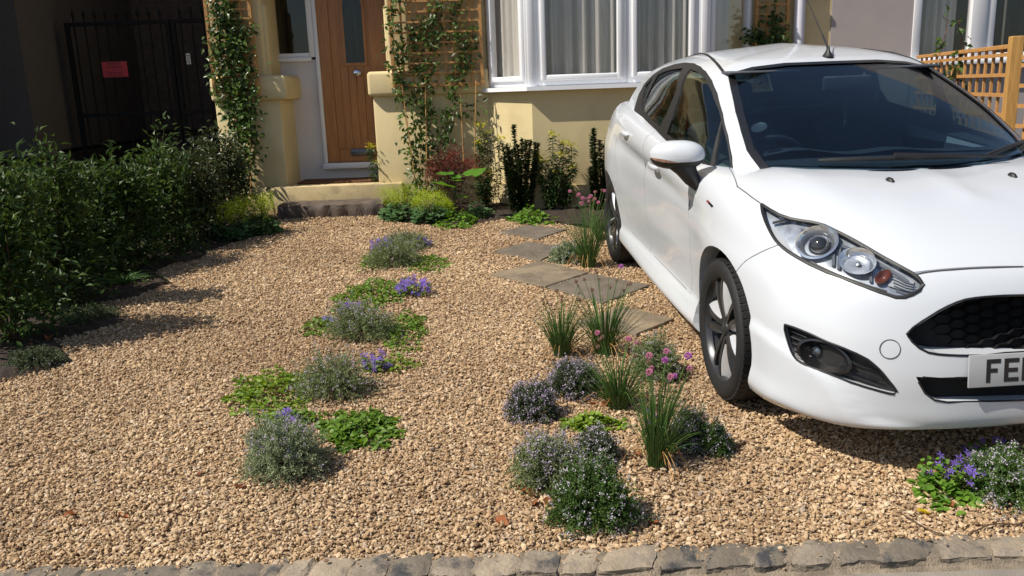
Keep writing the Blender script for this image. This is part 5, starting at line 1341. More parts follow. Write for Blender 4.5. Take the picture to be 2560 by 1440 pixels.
er = ng.nodes.new('FunctionNodeEulerToRotation'); ng.links.new(na('rot', 'FLOAT_VECTOR'), er.inputs[0]); ng.links.new(er.outputs[0], ip.inputs['Rotation'])
ng.links.new(na('scl', 'FLOAT_VECTOR'), ip.inputs['Scale']); ng.links.new(ip.outputs[0], go.inputs[0])
gob.modifiers.new('gravel', 'NODES').node_group = ng
print('gravel stones', N_)

# ================================================================== plants
leafmat('shrub_leaf', (.021, .048, .012), (.075, .128, .027), .48, .28, .3)
leafmat('shrub_dull', (.028, .040, .013), (.060, .080, .024), .4, .2, .45)
leafmat('climber_leaf', (.026, .058, .012), (.10, .165, .028), .38, .28, .45)
leafmat('thyme_grey', (.115, .155, .058), (.29, .34, .165), .7, .2, .3)
leafmat('thyme_silver', (.155, .20, .105), (.36, .42, .255), .7, .2, .3)
leafmat('thyme_green', (.035, .085, .018), (.12, .20, .045), .6, .2, .3)
leafmat('thyme_dark', (.045, .065, .032), (.13, .165, .08), .6, .2, .3)
leafmat('lilac_flower', (.36, .29, .44), (.56, .47, .60), .7, .3, .3)
leafmat('pale_flower', (.40, .35, .45), (.62, .57, .64), .7, .3, .3)
leafmat('violet_flower', (.13, .070, .40), (.25, .15, .58), .6, .3, .3)
leafmat('mat_leaf', (.055, .125, .013), (.15, .26, .024), .5, .3, .4)
leafmat('mat_yellow', (.085, .155, .012), (.21, .31, .028), .5, .3, .4)
leafmat('chive_blade', (.034, .092, .020), (.12, .22, .048), .45, .2, .45)
leafmat('chive_pink', (.42, .14, .25), (.66, .31, .42), .7, .3, .3)
leafmat('chive_purple', (.40, .12, .42), (.60, .25, .56), .7, .3, .3)
leafmat('chive_faded', (.22, .13, .10), (.36, .23, .17), .8, .2, .3)
leafmat('lime_flower', (.27, .38, .022), (.48, .58, .06), .6, .35, .3)
leafmat('alch_leaf', (.045, .105, .035), (.085, .16, .055), .6, .25, .3)
leafmat('dark_evergreen', (.014, .028, .010), (.042, .072, .020), .28, .12, .55)
leafmat('spurge_leaf', (.025, .055, .014), (.060, .105, .026), .5, .25, .4)
leafmat('yellow_flower', (.34, .36, .012), (.56, .55, .03), .6, .3, .3)
leafmat('red_leaf', (.14, .028, .022), (.30, .075, .052), .5, .35, .35)
leafmat('dark_red_leaf', (.045, .022, .014), (.10, .05, .03), .5, .2, .35)
leafmat('big_leaf', (.085, .21, .022), (.12, .27, .035), .45, .4, .4)
leafmat('fresh_leaf', (.075, .175, .018), (.16, .29, .035), .45, .35, .4)
leafmat('dead_leaf', (.20, .062, .022), (.34, .12, .045), .75, .15, .3)
leafmat('yellow_leaf', (.62, .48, .02), (.66, .52, .03), .6, .3, .3)
def unit(v): return v / (np.linalg.norm(v, axis=-1, keepdims=True) + 1e-9)
def rdir(n): return unit(rng.normal(size=(n, 3)))
def stuff(o): o['kind'] = 'stuff'; return o
def base_at(px, py): p = G(px, py); return np.array([p[0], p[1], gz(p[1])])

def mound(px, py, hw, top, mat, label, fl=None, fn=0, dens=1.0, ls=.0075, spiky=.12, ftop=False, name='thyme', cat='thyme', lean=0.0):
    c_ = base_at(px, py - hw * .30); Y = c_[1]; rx = hw / pxm(Y) * .98
    h = max(.04, float(at(px, top + hw * .10, Y)[2]) - c_[2])
    T = thing(name, label, cat, c_, 'thyme mounds in the gravel')
    n = int(480 * dens); d = rdir(n * 3); d = d[d[:, 2] > -.05][:n]; n = len(d)
    lump = 1 + .13 * np.sin(d[:, 0] * 7 + px) * np.sin(d[:, 1] * 6 + py) + rng.normal(0, spiky * .6, n)
    for lb in rdir(6): lump += rng.uniform(-.26, .20) * np.exp(-((d - lb) ** 2).sum(1) / .22)
    lump = np.clip(lump, .35, 1.3)
    E = np.stack([d[:, 0] * rx * lump, d[:, 1] * rx * .95 * lump, np.maximum(.006, np.abs(d[:, 2]) ** .85 * h * lump)], 1)
    w1 = rng.random(n); E[w1 < .08] *= np.array([1.25, 1.25, .45]); E[w1 > .93, 2] *= 1.22; E[:, 2] = np.maximum(E[:, 2], .006)
    E[:, :2] *= np.array([rng.uniform(.92, 1.08), rng.uniform(.85, 1.1)])
    st = MB(); lv = MB(); A = np.stack([d[:, 0] * rx * .25, d[:, 1] * rx * .25, np.zeros(n)], 1)
    m_ = 22; f = np.linspace(.25, 1.0, m_)
    S = A[:, None] + (E - A)[:, None] * f[None, :, None]; S[:, :, 2] += (np.sin(f * math.pi) * .12 * h)[None] 
    S += rng.normal(0, .0022, S.shape)
    P = (S.reshape(-1, 3)) + c_; ax = np.repeat(unit(E - A + np.array([0, 0, .25 * h])), m_, 0); k = len(P)
    D = unit(ax * .7 + rdir(k) * .9); tint = np.clip(np.repeat(rng.random(n), m_) * .6 + rng.random(k) * .4, 0, 1)
    sz = ls * rng.uniform(.7, 1.35, k) * (1.15 if Y > 5 else 1)
    lv.leaves(P, D, rdir(k), sz * 1.25, sz * .62, tint, .2, kind=2)
    for i in range(0, n, 6): st.tube([tuple(S[i, 0] + c_), tuple(S[i, 8] + c_), tuple(S[i, -1] + c_)], [.0016, .0012, .0008], 3, cap=False)
    stuff(lv.build('foliage', mat, T)); stuff(st.build('stems', 'stem_brown', T))
    if fl:
        idx = np.arange(n) if not ftop else np.where(d[:, 2] > .45)[0]
        idx = rng.choice(idx, min(len(idx), int(fn)), replace=False); q = 7
        F = np.repeat(E[idx], q, 0) + rng.normal(0, .0045, (len(idx) * q, 3)) + np.repeat(unit(E[idx]) * .004, q, 0) + c_
        fb = MB(); fb.leaves(F, rdir(len(F)), rdir(len(F)), .0062 * rng.uniform(.7, 1.2, len(F)), .0055, None, .1, kind=2); stuff(fb.build('blossom', fl, T))
    return T
mound(715, 1215, 122, 1027, 'thyme_silver', 'large silvery thyme mound at the street end of the left planting row', 'lilac_flower', 110, 1.5, .0078, .14, True)
mound(835, 1015, 101, 877, 'thyme_grey', 'straggly grey thyme with faded mauve flowers, second from the street in the left row', 'lilac_flower', 170, 1.1, .0075, .26)
mound(905, 868, 99, 754, 'thyme_grey', 'bushy olive grey thyme in the middle of the left planting row', 'lilac_flower', 120, 1.3, .0075, .16, True)
mound(1012, 640, 70, 574, 'thyme_grey', 'hazy thyme at the house end of the left row, behind another', 'lilac_flower', 120, 1.0, .008, .22)
mound(988, 684, 74, 592, 'thyme_grey', 'silvery green thyme near the house end of the left row', 'lilac_flower', 60, 1.0, .008, .15, True)
mound(1416, 668, 45, 604, 'thyme_silver', 'small tight grey thyme ball beside the second flagstone', 'pale_flower', 120, .9, .008, .05)
mound(1330, 1062, 70, 950, 'thyme_dark', 'round dark thyme ball with lilac blossom standing alone', 'lilac_flower', 330, 1.4, .007, .06)
mound(1436, 1002, 70, 888, 'thyme_dark', 'rounded lilac flowered thyme touching the tall chives', 'lilac_flower', 330, 1.3, .007, .08)
mound(1640, 962, 72, 838, 'thyme_grey', 'pale green thyme bush between the chives and the front wheel', 'pale_flower', 90, 1.3, .0075, .16)
mound(1492, 1165, 58, 1070, 'thyme_dark', 'small thyme squeezed between two bigger mounds and the front chives', 'pale_flower', 190, 1.0, .007, .14)
mound(1375, 1232, 98, 1078, 'thyme_grey', 'broad grey thyme with a lilac flowered crown behind the green one', 'lilac_flower', 260, 1.6, .0075, .13, True)
mound(1478, 1335, 108, 1150, 'thyme_green', 'bright green thyme mound with tiny white flowers nearest the kerb', 'pale_flower', 190, 1.9, .0078, .10)
mound(1722, 1135, 62, 1022, 'thyme_dark', 'dark green thyme dome just right of the front chives', 'pale_flower', 150, 1.2, .0072, .07)
mound(1788, 1142, 46, 1060, 'thyme_green', 'low green thyme lobe beside the dark dome and a brown twig', 'pale_flower', 90, .9, .0072, .08)
mound(2520, 1262, 118, 1122, 'thyme_green', 'white flowered thyme in front of the car bumper at the right', 'pale_flower', 330, 1.8, .0075, .12)
mound(90, 935, 70, 868, 'thyme_dark', 'dark low herb cushion at the shaded edge of the left bed', 'pale_flower', 12, .9, .009, .14)
mound(215, 822, 80, 762, 'thyme_dark', 'dim grey green herb cushion under the left shrubs', None, 0, .9, .009, .12)
mound(480, 640, 46, 605, 'thyme_dark', 'low dark cushion at the middle of the left bed edge', 'lilac_flower', 20, .6, .009, .12)

def leafmatgrow(cx, cy, rx, ry, mat, label, n, L, w, name='creeping_plant', hmax=.05, kind=8, flower=None, rag=.35, cat='ground cover'):
    """low spreading plant: leaves on short stalks over an uneven patch"""
    c_ = base_at(cx, cy); Y = c_[1]; a = rx / pxm(Y); yf = G(cx, cy - ry)[1]; yn = G(cx, cy + ry)[1]; b_ = (yf - yn) / 2
    T = thing(name, label, cat, c_, 'creeping green plants between the thyme')
    n = int(n * 1.5); th = rng.uniform(0, 6.28, n); r_ = 1.18 * np.sqrt(rng.random(n)) * (1 + rag * np.sin(th * 3 + cx) * np.sin(th * 5 + cy))
    p = np.stack([np.cos(th) * r_ * a, np.sin(th) * r_ * b_, np.zeros(n)], 1); h = hmax * rng.random(n) * np.clip(1.15 - r_, .15, 1)
    p[:, 2] = h + .006 + SLOPE * p[:, 1]
    D = unit(np.stack([np.cos(th), np.sin(th), np.zeros(n)], 1) * .5 + rdir(n) * np.array([1, 1, .35])); N = unit(np.array([0, 0, 1.0]) + rdir(n) * .55)
    lv = MB(); lv.leaves(p + c_, D, N, L * rng.uniform(.6, 1.3, n), w * rng.uniform(.7, 1.2, n), None, .10, .15, kind=kind); stuff(lv.build('foliage', mat, T))
    st = MB()
    for i in range(0, n, 5): st.tube([tuple(p[i] * np.array([.85, .85, 0]) + c_ + np.array([0, 0, .004 + SLOPE * p[i, 1] * .85])), tuple(p[i] + c_)], .001, 3, cap=False)
    stuff(st.build('stems', 'stem_green', T)); return T
leafmatgrow(900, 1078, 92, 38, 'mat_leaf', 'bright green leafy patch beside the large silvery thyme', 620, .026, .022)
leafmatgrow(675, 985, 100, 46, 'mat_yellow', 'yellow green leafy patch trailing to the left of the row', 620, .024, .018)
leafmatgrow(735, 1055, 60, 20, 'mat_leaf', 'thin strip of green leaves behind the large silvery thyme', 170, .022, .017)
leafmatgrow(935, 738, 85, 30, 'mat_leaf', 'green creeping patch next to the violet bellflowers', 700, .024, .019)
leafmatgrow(1012, 832, 50, 42, 'mat_leaf', 'green creeping leaves to the right of the olive grey thyme', 380, .022, .018)
leafmatgrow(796, 818, 38, 16, 'mat_leaf', 'small leafy tuft at the left foot of the olive grey thyme', 150, .022, .018)
leafmatgrow(990, 920, 52, 14, 'mat_yellow', 'trailing leaves at the right of the straggly thyme', 110, .020, .014)
leafmatgrow(1070, 662, 42, 20, 'mat_leaf', 'green patch at the right foot of the silvery green thyme', 300, .024, .018)
leafmatgrow(935, 655, 34, 20, 'mat_leaf', 'green patch at the left foot of the house end thyme', 160, .024, .018)
leafmatgrow(1480, 1066, 62, 18, 'mat_yellow', 'small light green plant in the middle of the round thyme cluster', 210, .024, .020, hmax=.06)
leafmatgrow(2362, 1235, 80, 36, 'fresh_leaf', 'round leaved runner in the gravel before the bumper', 120, .030, .026, hmax=.04)

# ---- bellflowers with star flowers
def star_mesh():
    mb = MB()
    for k in range(5):
        a = 2 * math.pi * k / 5; c_, s_ = math.cos(a), math.sin(a); tx, ty = -s_, c_
        mb.add([(0, 0, 0), (.5 * c_ + .2 * tx, .5 * s_ + .2 * ty, .12), (1.0 * c_, 1.0 * s_, .10), (.5 * c_ - .2 * tx, .5 * s_ - .2 * ty, .12)], [(0, 1, 2), (0, 2, 3)], .3 + .4 * random.random())
    return mb
STAR = star_mesh().build('flower_source', 'violet_flower'); star_me = STAR.data; bpy.data.objects.remove(STAR)
def bellflower(px, py, rx, top, nfl, label, leaves=160, fs=.014, spread=1.0, lmat='mat_leaf'):
    c_ = base_at(px, py); Y = c_[1]; a = rx / pxm(Y); h = float(at(px, top, Y)[2]) - c_[2]
    T = thing('bellflower', label, 'bellflower', c_, 'violet bellflowers'); st = MB(); lv = MB()
    th = rng.uniform(0, 6.28, leaves); r_ = np.sqrt(rng.random(leaves)); p = np.stack([np.cos(th) * r_ * a, np.sin(th) * r_ * a * .8, rng.random(leaves) * h * .55 + .004], 1)
    lv.leaves(p + c_, unit(rdir(leaves) * np.array([1, 1, .4])), unit(np.array([0, 0, 1.]) + rdir(leaves) * .6), .02, .016, None, .1, .1, kind=8); stuff(lv.build('foliage', lmat, T))
    for i in range(nfl):
        th = rng.uniform(0, 6.28); r_ = math.sqrt(rng.random()) * a * spread; q = np.array([math.cos(th) * r_, math.sin(th) * r_ * .8, h * rng.uniform(.30, 1.05) * (1.05 - .45 * r_ / (a * spread + 1e-6))])
        st.tube([tuple(c_ + q * np.array([.4, .4, 0])), tuple(c_ + q * np.array([.8, .8, .6])), tuple(c_ + q)], .0011, 3, cap=False)
        f = bpy.data.objects.new('flower', star_me); COL.objects.link(f); f.parent = T; f.location = tuple(q)
        d = Vector((rng.normal(0, .5), -1.0 + rng.normal(0, .4), .9 + rng.normal(0, .3))).normalized(); f.rotation_euler = d.to_track_quat('Z', 'Y').to_euler(); s = fs * rng.uniform(.8, 1.25); f.scale = (s, s, s)
    stuff(st.build('stems', 'stem_brown', T)); return T
bellflower(1036, 738, 46, 690, 70, 'dense violet bellflower clump beside the creeping green patch', 170, .017)
bellflower(938, 925, 42, 872, 26, 'violet bellflower growing through the straggly thyme', 110, .018)
bellflower(716, 1062, 40, 1012, 16, 'few violet bellflowers behind the large silvery thyme', 60, .018)
bellflower(880, 795, 34, 752, 26, 'violet bellflowers behind the olive grey thyme', 70, .018)
bellflower(812, 812, 22, 792, 8, 'tiny violet flower tuft at the left of the olive grey thyme', 30, .018)
bellflower(958, 628, 36, 592, 34, 'violet flowers on the left of the house end thymes', 50, .022)
bellflower(1052, 618, 26, 590, 22, 'violet flowers on the right of the house end thymes', 50, .022)
bellflower(2372, 1222, 78, 1118, 22, 'violet star bellflowers in the shade of the car bumper', 170, .0165, 1.05, 'fresh_leaf')
bellflower(2470, 1150, 60, 1092, 12, 'violet star bellflowers behind the white thyme at right', 60, .0165, 1.1, 'fresh_leaf')
bellflower(1632, 1060, 26, 1010, 6, 'hidden violet flowers behind the front chives', 20, .012)

# ---- chives
def head_mesh(mat):
    mb = MB(); n = 130; d = rdir(n); mb.leaves(d * .35, d + rdir(n) * .25, rdir(n), .62, .24, None, .1, kind=2); o_ = mb.build('flower_source', mat); me_ = o_.data; bpy.data.objects.remove(o_); return me_
HEADS = {k: head_mesh(k) for k in ('chive_pink', 'chive_purple', 'chive_faded')}
def chives(px, py, hw, top, label, nb, heads, colours, lean=(0, 0), hs=.012):
    c_ = base_at(px, py); Y = c_[1]; a = hw / pxm(Y); H_ = (float(at(px, top, Y)[2]) - c_[2]) * rng.uniform(1.0, 1.1)
    T = thing('chives', label, 'chives', c_, 'chive clumps'); mb = MB()
    V = []; F = []; tn = []; nn = 0; sg = 6
    for i in range(nb):
        th = rng.uniform(0, 6.28); r_ = math.sqrt(rng.random()); b0 = np.array([math.cos(th) * r_ * a * .30, math.sin(th) * r_ * a * .30, 0])
        h = H_ * rng.uniform(.40, .95); out = a * r_ * rng.uniform(.6, 1.5); d = np.array([math.cos(th), math.sin(th), 0]); w = .0017 * rng.uniform(.7, 1.3)
        bend = rng.uniform(.0, .45) * (1 if rng.random() < .8 else 3.0)
        pts = []
        for f in np.linspace(0, 1, sg):
            q = b0 + d * out * f ** 1.6 + np.array([lean[0], lean[1], 0]) * f * f + np.array([0, 0, h * (f - bend * f ** 3 * .6)]); q[2] = max(q[2], .004); pts.append(q)
        mb.tube([tuple(c_ + q) for q in pts], [w, w, w * .95, w * .8, w * .6, w * .15], 3, cap=False, tint=rng.random()) if rng.random() < .95 else None
    stuff(mb.build('blades', 'chive_blade', T)); st = MB(); dr = MB()
    for i in range(max(6, nb // 14)):
        th = rng.uniform(0, 6.28); L_ = a * rng.uniform(.7, 1.5); dr.tube([tuple(c_ + np.array([math.cos(th) * L_ * f, math.sin(th) * L_ * f, .005 + H_ * .22 * math.sin(f * 3.0) * rng.uniform(.4, 1)])) for f in np.linspace(.05, 1, 6)], .0013, 3, cap=False)
    stuff(dr.build('dry_blades', 'cane', T))
    for i in range(heads):
        th = rng.uniform(0, 6.28); r_ = math.sqrt(rng.random()); h = H_ * rng.uniform(.80, 1.06); q = np.array([math.cos(th) * r_ * a * .95 + lean[0], math.sin(th) * r_ * a * .8 + lean[1], h])
        st.tube([tuple(c_ + q * np.array([.1, .1, 0])), tuple(c_ + q * np.array([.4, .4, .55])), tuple(c_ + q)], .0013, 4, cap=False, tint=rng.random())
        col = rng.choice(colours); f = bpy.data.objects.new('flower', HEADS[col]); COL.objects.link(f); f.parent = T; f.location = tuple(q); s = hs * rng.uniform(.75, 1.25) * (.75 if col == 'chive_faded' else 1); f.scale = (s, s, s * .92)
    stuff(st.build('stalks', 'chive_blade', T)); return T
P_, U_, D_ = 'chive_pink', 'chive_purple', 'chive_faded'
chives(1470, 668, 60, 488, 'tall pink flowered chives beside the rear wheel', 230, 20, [P_, P_, D_], hs=.016)
chives(1402, 890, 62, 735, 'chive clump with faded brown heads left of the flagstone', 190, 11, [D_], hs=.013)
chives(1512, 885, 78, 700, 'tall chives with faded heads in front of the flagstones', 200, 12, [D_, D_, D_, U_], hs=.013)
chives(1545, 1020, 82, 850, 'chives in the middle of the thyme group, a few pink heads', 200, 11, [P_, D_, D_], hs=.0125)
chives(1642, 1168, 76, 905, 'chive clump nearest the street with bright purple flower heads', 200, 11, [U_, P_, D_], (.02, 0), hs=.0145)
chives(1500, 600, 36, 500, 'smaller pink chives against the dark evergreen by the rear wheel', 90, 6, [P_, D_], hs=.015)

# ---- shrubs of the left bed
def shrub(px, py, hw, top, mat, label, n, L, w, droop=.3, name='shrub', stems=9, cat='shrub', group='shrubs in the left bed', upr=.5, Y=None, lowfill=.30, kind=4):
    c_ = base_at(px, py) if Y is None else np.array([at(px, py, Y)[0], Y, gz(Y)]); Y = c_[1]; a = hw / pxm(Y); H_ = float(at(px, top, Y)[2]) - c_[2]
    T = thing(name, label, cat, c_, group); st = MB(); ends = []
    for i in range(stems):
        th = 6.28 * i / stems + rng.uniform(-.4, .4); r_ = a * rng.uniform(.3, .95); e = np.array([math.cos(th) * r_, math.sin(th) * r_, H_ * rng.uniform(.5, 1.06)])
        mid = e * np.array([.45, .45, .5]); st.tube([tuple(c_ + e * np.array([.08, .08, 0])), tuple(c_ + mid), tuple(c_ + e)], [.006, .0045, .002], 5, cap=False); ends.append((mid, e))
        for k in range(4):
            q = mid + (e - mid) * rng.random(); z = q + rdir(1)[0] * np.array([a * .5, a * .5, H_ * .22]) + np.array([0, 0, H_ * .1]); st.tube([tuple(c_ + q), tuple(c_ + z)], [.003, .0015], 4, cap=False); ends.append((q, z))
    stuff(st.build('stems', 'stem_brown', T)); nm = len(ends); pick = rng.integers(0, nm, n); A = np.array([e[0] for e in ends]); B = np.array([e[1] for e in ends])
    f = rng.random(n)[:, None] ** .6; P = A[pick] + (B[pick] - A[pick]) * f + rng.normal(0, 1, (n, 3)) * np.array([a * .20, a * .20, H_ * .085])
    k = int(n * lowfill); P[:k] = np.stack([rng.normal(0, a * .5, k), rng.normal(0, a * .5, k), rng.uniform(.03, .45, k) * H_], 1); P[:, 2] = np.clip(P[:, 2], .02, None)
    D = unit(unit(P * np.array([1, 1, .3])) * .8 + rdir(n) * .8 + np.array([0, 0, upr - droop])); N = unit(np.array([0, -.25, 1.0]) + rdir(n) * .55)
    lv = MB(); tint = np.clip(rng.random(n) * .55 + .45 * rng.random(nm)[pick], 0, 1); lv.leaves(P + c_, D, N, L * rng.uniform(.65, 1.25, n), w * rng.uniform(.75, 1.2, n), tint, .14, .22, kind=kind); stuff(lv.build('foliage', mat, T)); return T
SL = [(30, 860, 120, 432, 'shrub_leaf', 'tall glossy shrub at the very left edge nearest the street', 2400),
      (150, 770, 105, 452, 'shrub_leaf', 'second glossy shrub from the street in the left bed', 2200),
      (245, 700, 95, 428, 'shrub_leaf', 'third glossy shrub of the left bed with bright tip leaves', 2000),
      (340, 668, 88, 432, 'shrub_leaf', 'fourth shrub of the left bed before the gate', 1900),
      (425, 628, 82, 402, 'shrub_leaf', 'fifth shrub of the left bed, brightest green', 1900),
      (505, 600, 72, 388, 'shrub_dull', 'drooping dull leaved shrub before the door pier', 1700),
      (580, 560, 62, 362, 'shrub_dull', 'tallest drooping shrub against the left door pier', 1700),
      (-70, 760, 120, 420, 'shrub_leaf', 'glossy shrub partly cut off by the left margin', 1500),
      (90, 660, 95, 445, 'shrub_leaf', 'glossy shrub in the back row near the left margin', 1500),
      (230, 600, 85, 452, 'shrub_leaf', 'shaded back row shrub before the gate post', 1400),
      (400, 560, 80, 425, 'shrub_leaf', 'shaded back row shrub before the gate centre', 1400)]
for px, py, hw, top, mt, lab, n in SL: shrub(px, py, hw, top, mt, lab, int(n * 1.35), .064, .026, .35 if mt == 'shrub_leaf' else .8)
# grass tuft and small herbs at the bed edge
def tuft(px, py, hw, top, mat, label, nb, arch=.8, name='grass_tuft', w=.003):
    c_ = base_at(px, py); Y = c_[1]; a = hw / pxm(Y); H_ = float(at(px, top, Y)[2]) - c_[2]; mb = MB(); 
    for i in range(nb):
        th = rng.uniform(0, 6.28); d = np.array([math.cos(th), math.sin(th), 0]); out = a * rng.uniform(.4, 1.2); h = H_ * rng.uniform(.6, 1.1)
        mb.tube([tuple(c_ + d * out * f + np.array([0, 0, max(.004, h * (1.9 * f - arch * 1.6 * f * f))])) for f in np.linspace(0, 1, 7)], [w, w, w, w * .9, w * .7, w * .5, w * .1], 3, cap=False, tint=rng.random())
    T = thing(name, label, 'grass', c_); stuff(mb.build('blades', mat, T)); return T
tuft(310, 718, 70, 672, 'chive_blade', 'arching grass tuft at the edge of the left bed', 90)
leafmatgrow(365, 705, 45, 14, 'mat_leaf', 'small ferny green plant right of the grass tuft', 160, .022, .010, kind=4)
leafmatgrow(45, 775, 60, 22, 'mat_leaf', 'light green low plant in a sunny gap of the left bed', 220, .04, .022, hmax=.16)
leafmatgrow(245, 655, 50, 20, 'mat_leaf', 'light green plant glowing between the left shrubs', 160, .04, .02, hmax=.14)
shrub(480, 600, 24, 520, 'fresh_leaf', 'single pale green upright sprig before the left shrubs', 60, .045, .014, .1, 'sprig', 2, 'plant', None)

# ---- lady's mantle
def alchemilla(px, py, hw, top, label):
    c_ = base_at(px, py); Y = c_[1]; a = hw / pxm(Y); H_ = float(at(px, top, Y)[2]) - c_[2]; T = thing('ladys_mantle', label, 'perennial', c_, 'lime flowered clumps by the step')
    n = 240; th = rng.uniform(0, 6.28, n); r_ = np.sqrt(rng.random(n)); p = np.stack([np.cos(th) * r_ * a, np.sin(th) * r_ * a * .8, rng.uniform(.02, .5, n) * H_ * (1.1 - r_ * .5)], 1)
    lv = MB(); lv.leaves(p + c_, unit(p * np.array([1, 1, .1]) + rdir(n) * .03), unit(np.array([0, -.35, 1.0]) + rdir(n) * .5), .05, .052, None, .14, .2, kind=8); stuff(lv.build('foliage', 'alch_leaf', T))
    k = 34; th = rng.uniform(0, 6.28, k); r_ = np.sqrt(rng.random(k)); e = np.stack([np.cos(th) * r_ * a * 1.0, np.sin(th) * r_ * a * .8, H_ * rng.uniform(.55, 1.0, k)], 1); st = MB()
    for q in e: st.tube([tuple(c_ + q * .1), tuple(c_ + q)], .0015, 3, cap=False)
    stuff(st.build('stems', 'stem_green', T)); m_ = 75; F = np.repeat(e, m_, 0) + rng.normal(0, 1, (k * m_, 3)) * np.array([a * .15, a * .15, H_ * .09]); fb = MB()
    fb.leaves(F + c_, rdir(len(F)), rdir(len(F)), .0085, .0085, np.clip(np.repeat(rng.random(k), m_) * .6 + rng.random(len(F)) * .4, 0, 1), .1, kind=2); stuff(fb.build('blossom', 'lime_flower', T))
alchemilla(1005, 548, 52, 468, 'lime flowered lady\u2019s mantle just right of the door step'.replace('\u2019', '')); alchemilla(1078, 556, 46, 478, 'second lime flowered clump right of the step, with blue green leaves')
alchemilla(1108, 548, 26, 500, 'small lime flowered tuft below the red foliage')
alchemilla(650, 585, 48, 492, 'brightest lime flowered clump left of the door step'); alchemilla(575, 598, 46, 508, 'shaded lime flowered clump between the left shrubs and step')
leafmatgrow(1145, 558, 50, 12, 'fresh_leaf', 'light green leafy clump at the front of the house bed', 230, .040, .032, hmax=.15)
leafmatgrow(1330, 552, 42, 12, 'fresh_leaf', 'bright green leafy clump behind the dark flagstone', 230, .042, .034, hmax=.15)
leafmatgrow(1195, 540, 34, 10, 'alch_leaf', 'dark green low clump beside the bare soil', 150, .04, .03, hmax=.16)

# ---- stemmed plants by the wall: spurge with yellow tops, dark evergreens
def spurge(px, py, label, tops, Y=None):
    c_ = base_at(px, py); Y = c_[1]; T = thing('spurge', label, 'perennial', c_, 'yellow topped spurges by the wall'); st = MB(); lv = MB(); fl = MB()
    for tx, ty in tops:
        e = at(tx, ty, Y + rng.uniform(-.1, .06)) - c_; b0 = np.array([rng.normal(0, .03) + e[0] * .3, rng.normal(0, .03), 0]); mid = b0 * .5 + e * .5 + np.array([rng.normal(0, .02), 0, 0])
        pts = catmull([b0, mid, e], 9); st.tube([tuple(c_ + q) for q in pts], [.004] * 4 + [.003] * 5, 4, cap=False)
        n = 130; f = rng.uniform(.12, .97, n); P = np.stack([np.interp(f, np.linspace(0, 1, 9), pts[:, k]) for k in range(3)], 1); th = rng.uniform(0, 6.28, n)
        D = unit(np.stack([np.cos(th), np.sin(th), rng.uniform(-.25, .35, n)], 1)); lv.leaves(P + c_, D, unit(np.array([0, 0, 1.]) + rdir(n) * .3), .078 * rng.uniform(.6, 1.15, n), .018, None, .1, .3)
        k = 46; q = e + rng.normal(0, 1, (k, 3)) * np.array([.030, .030, .016]); fl.leaves(q + c_, unit(rdir(k) + np.array([0, 0, .4])), unit(np.array([0, 0, 1.]) + rdir(k) * .5), .016, .014, None, .1, kind=8)
    stuff(st.build('stems', 'stem_green', T)); stuff(lv.build('foliage', 'spurge_leaf', T)); stuff(fl.build('blossom', 'yellow_flower', T))
spurge(985, 515, 'two slanting spurge stems left of the bamboo canes', [(928, 366), (944, 405), (972, 362)])
spurge(1225, 522, 'tall yellow topped spurge at the corner of the bay', [(1200, 312), (1216, 330), (1250, 345), (1196, 355), (1225, 430), (1192, 425)])
spurge(1392, 528, 'yellow topped spurge below the bay sill between dark evergreens', [(1382, 335), (1408, 355), (1340, 386), (1430, 362), (1402, 385), (1432, 418), (1392, 430), (1362, 400)])
def evergreen(px, py, label, tops):
    c_ = base_at(px, py); Y = c_[1]; T = thing('evergreen_column', label, 'shrub', c_, 'dark upright evergreens by the wall'); st = MB(); lv = MB()
    for tx, ty in tops:
        e = at(tx, ty, Y + rng.uniform(-.14, .1)) - c_; b0 = np.array([e[0] * .55 + rng.normal(0, .02), rng.normal(0, .04), 0]); st.tube([tuple(c_ + b0), tuple(c_ + (b0 + e) / 2), tuple(c_ + e)], [.004, .004, .003], 4, cap=False)
        n = int(520 * (e[2] / .7)); f = rng.uniform(.05, 1.0, n)[:, None]; th = rng.uniform(0, 6.28, n); P = b0 + (e - b0) * f
        D = unit(np.stack([np.cos(th), np.sin(th), rng.uniform(.1, .8, n)], 1)); lv.leaves(P + c_, D, unit(np.array([0, 0, 1.]) + rdir(n) * .3), .037 * rng.uniform(.7, 1.2, n), .018, None, .16, .1)
    stuff(st.build('stems', 'stem_brown', T)); stuff(lv.build('foliage', 'dark_evergreen', T))
evergreen(1300, 532, 'dark upright evergreen before the bright bay corner, one tall shoot', [(1284, 315), (1256, 358), (1268, 362), (1280, 375), (1294, 362), (1305, 348), (1315, 352), (1326, 352), (1338, 358), (1345, 360), (1262, 400), (1275, 420), (1320, 390), (1300, 400), (1335, 410), (1290, 430)])
evergreen(1500, 530, 'dark upright evergreen beside the rear wheel of the car', [(1485, 322), (1479, 340), (1500, 352), (1512, 360), (1520, 345), (1540, 316), (1534, 330), (1490, 380), (1505, 400), (1475, 420), (1518, 400), (1530, 380), (1550, 350)])
# red foliage plant with dark lower leaves
T = shrub(1128, 535, 62, 392, 'dark_red_leaf', 'dark shrub with feathery red top beside the bay', 900, .045, .012, .2, 'red_shrub', 9, 'shrub', None)
c_ = np.array(T['_base']); lv = MB()
for tx, ty in ((1085, 410), (1100, 425), (1075, 430), (1125, 395), (1135, 385), (1118, 412), (1165, 425), (1185, 425), (1175, 405), (1150, 415)):
    e = at(tx, ty, c_[1] - .05); n = 130; P = e + rng.normal(0, 1, (n, 3)) * np.array([.045, .05, .04]); lv.leaves(P, unit(rdir(n) + np.array([0, 0, -.2])), rdir(n), .038, .006, None, .1, .3)
stuff(lv.build('red_foliage', 'red_leaf', T))
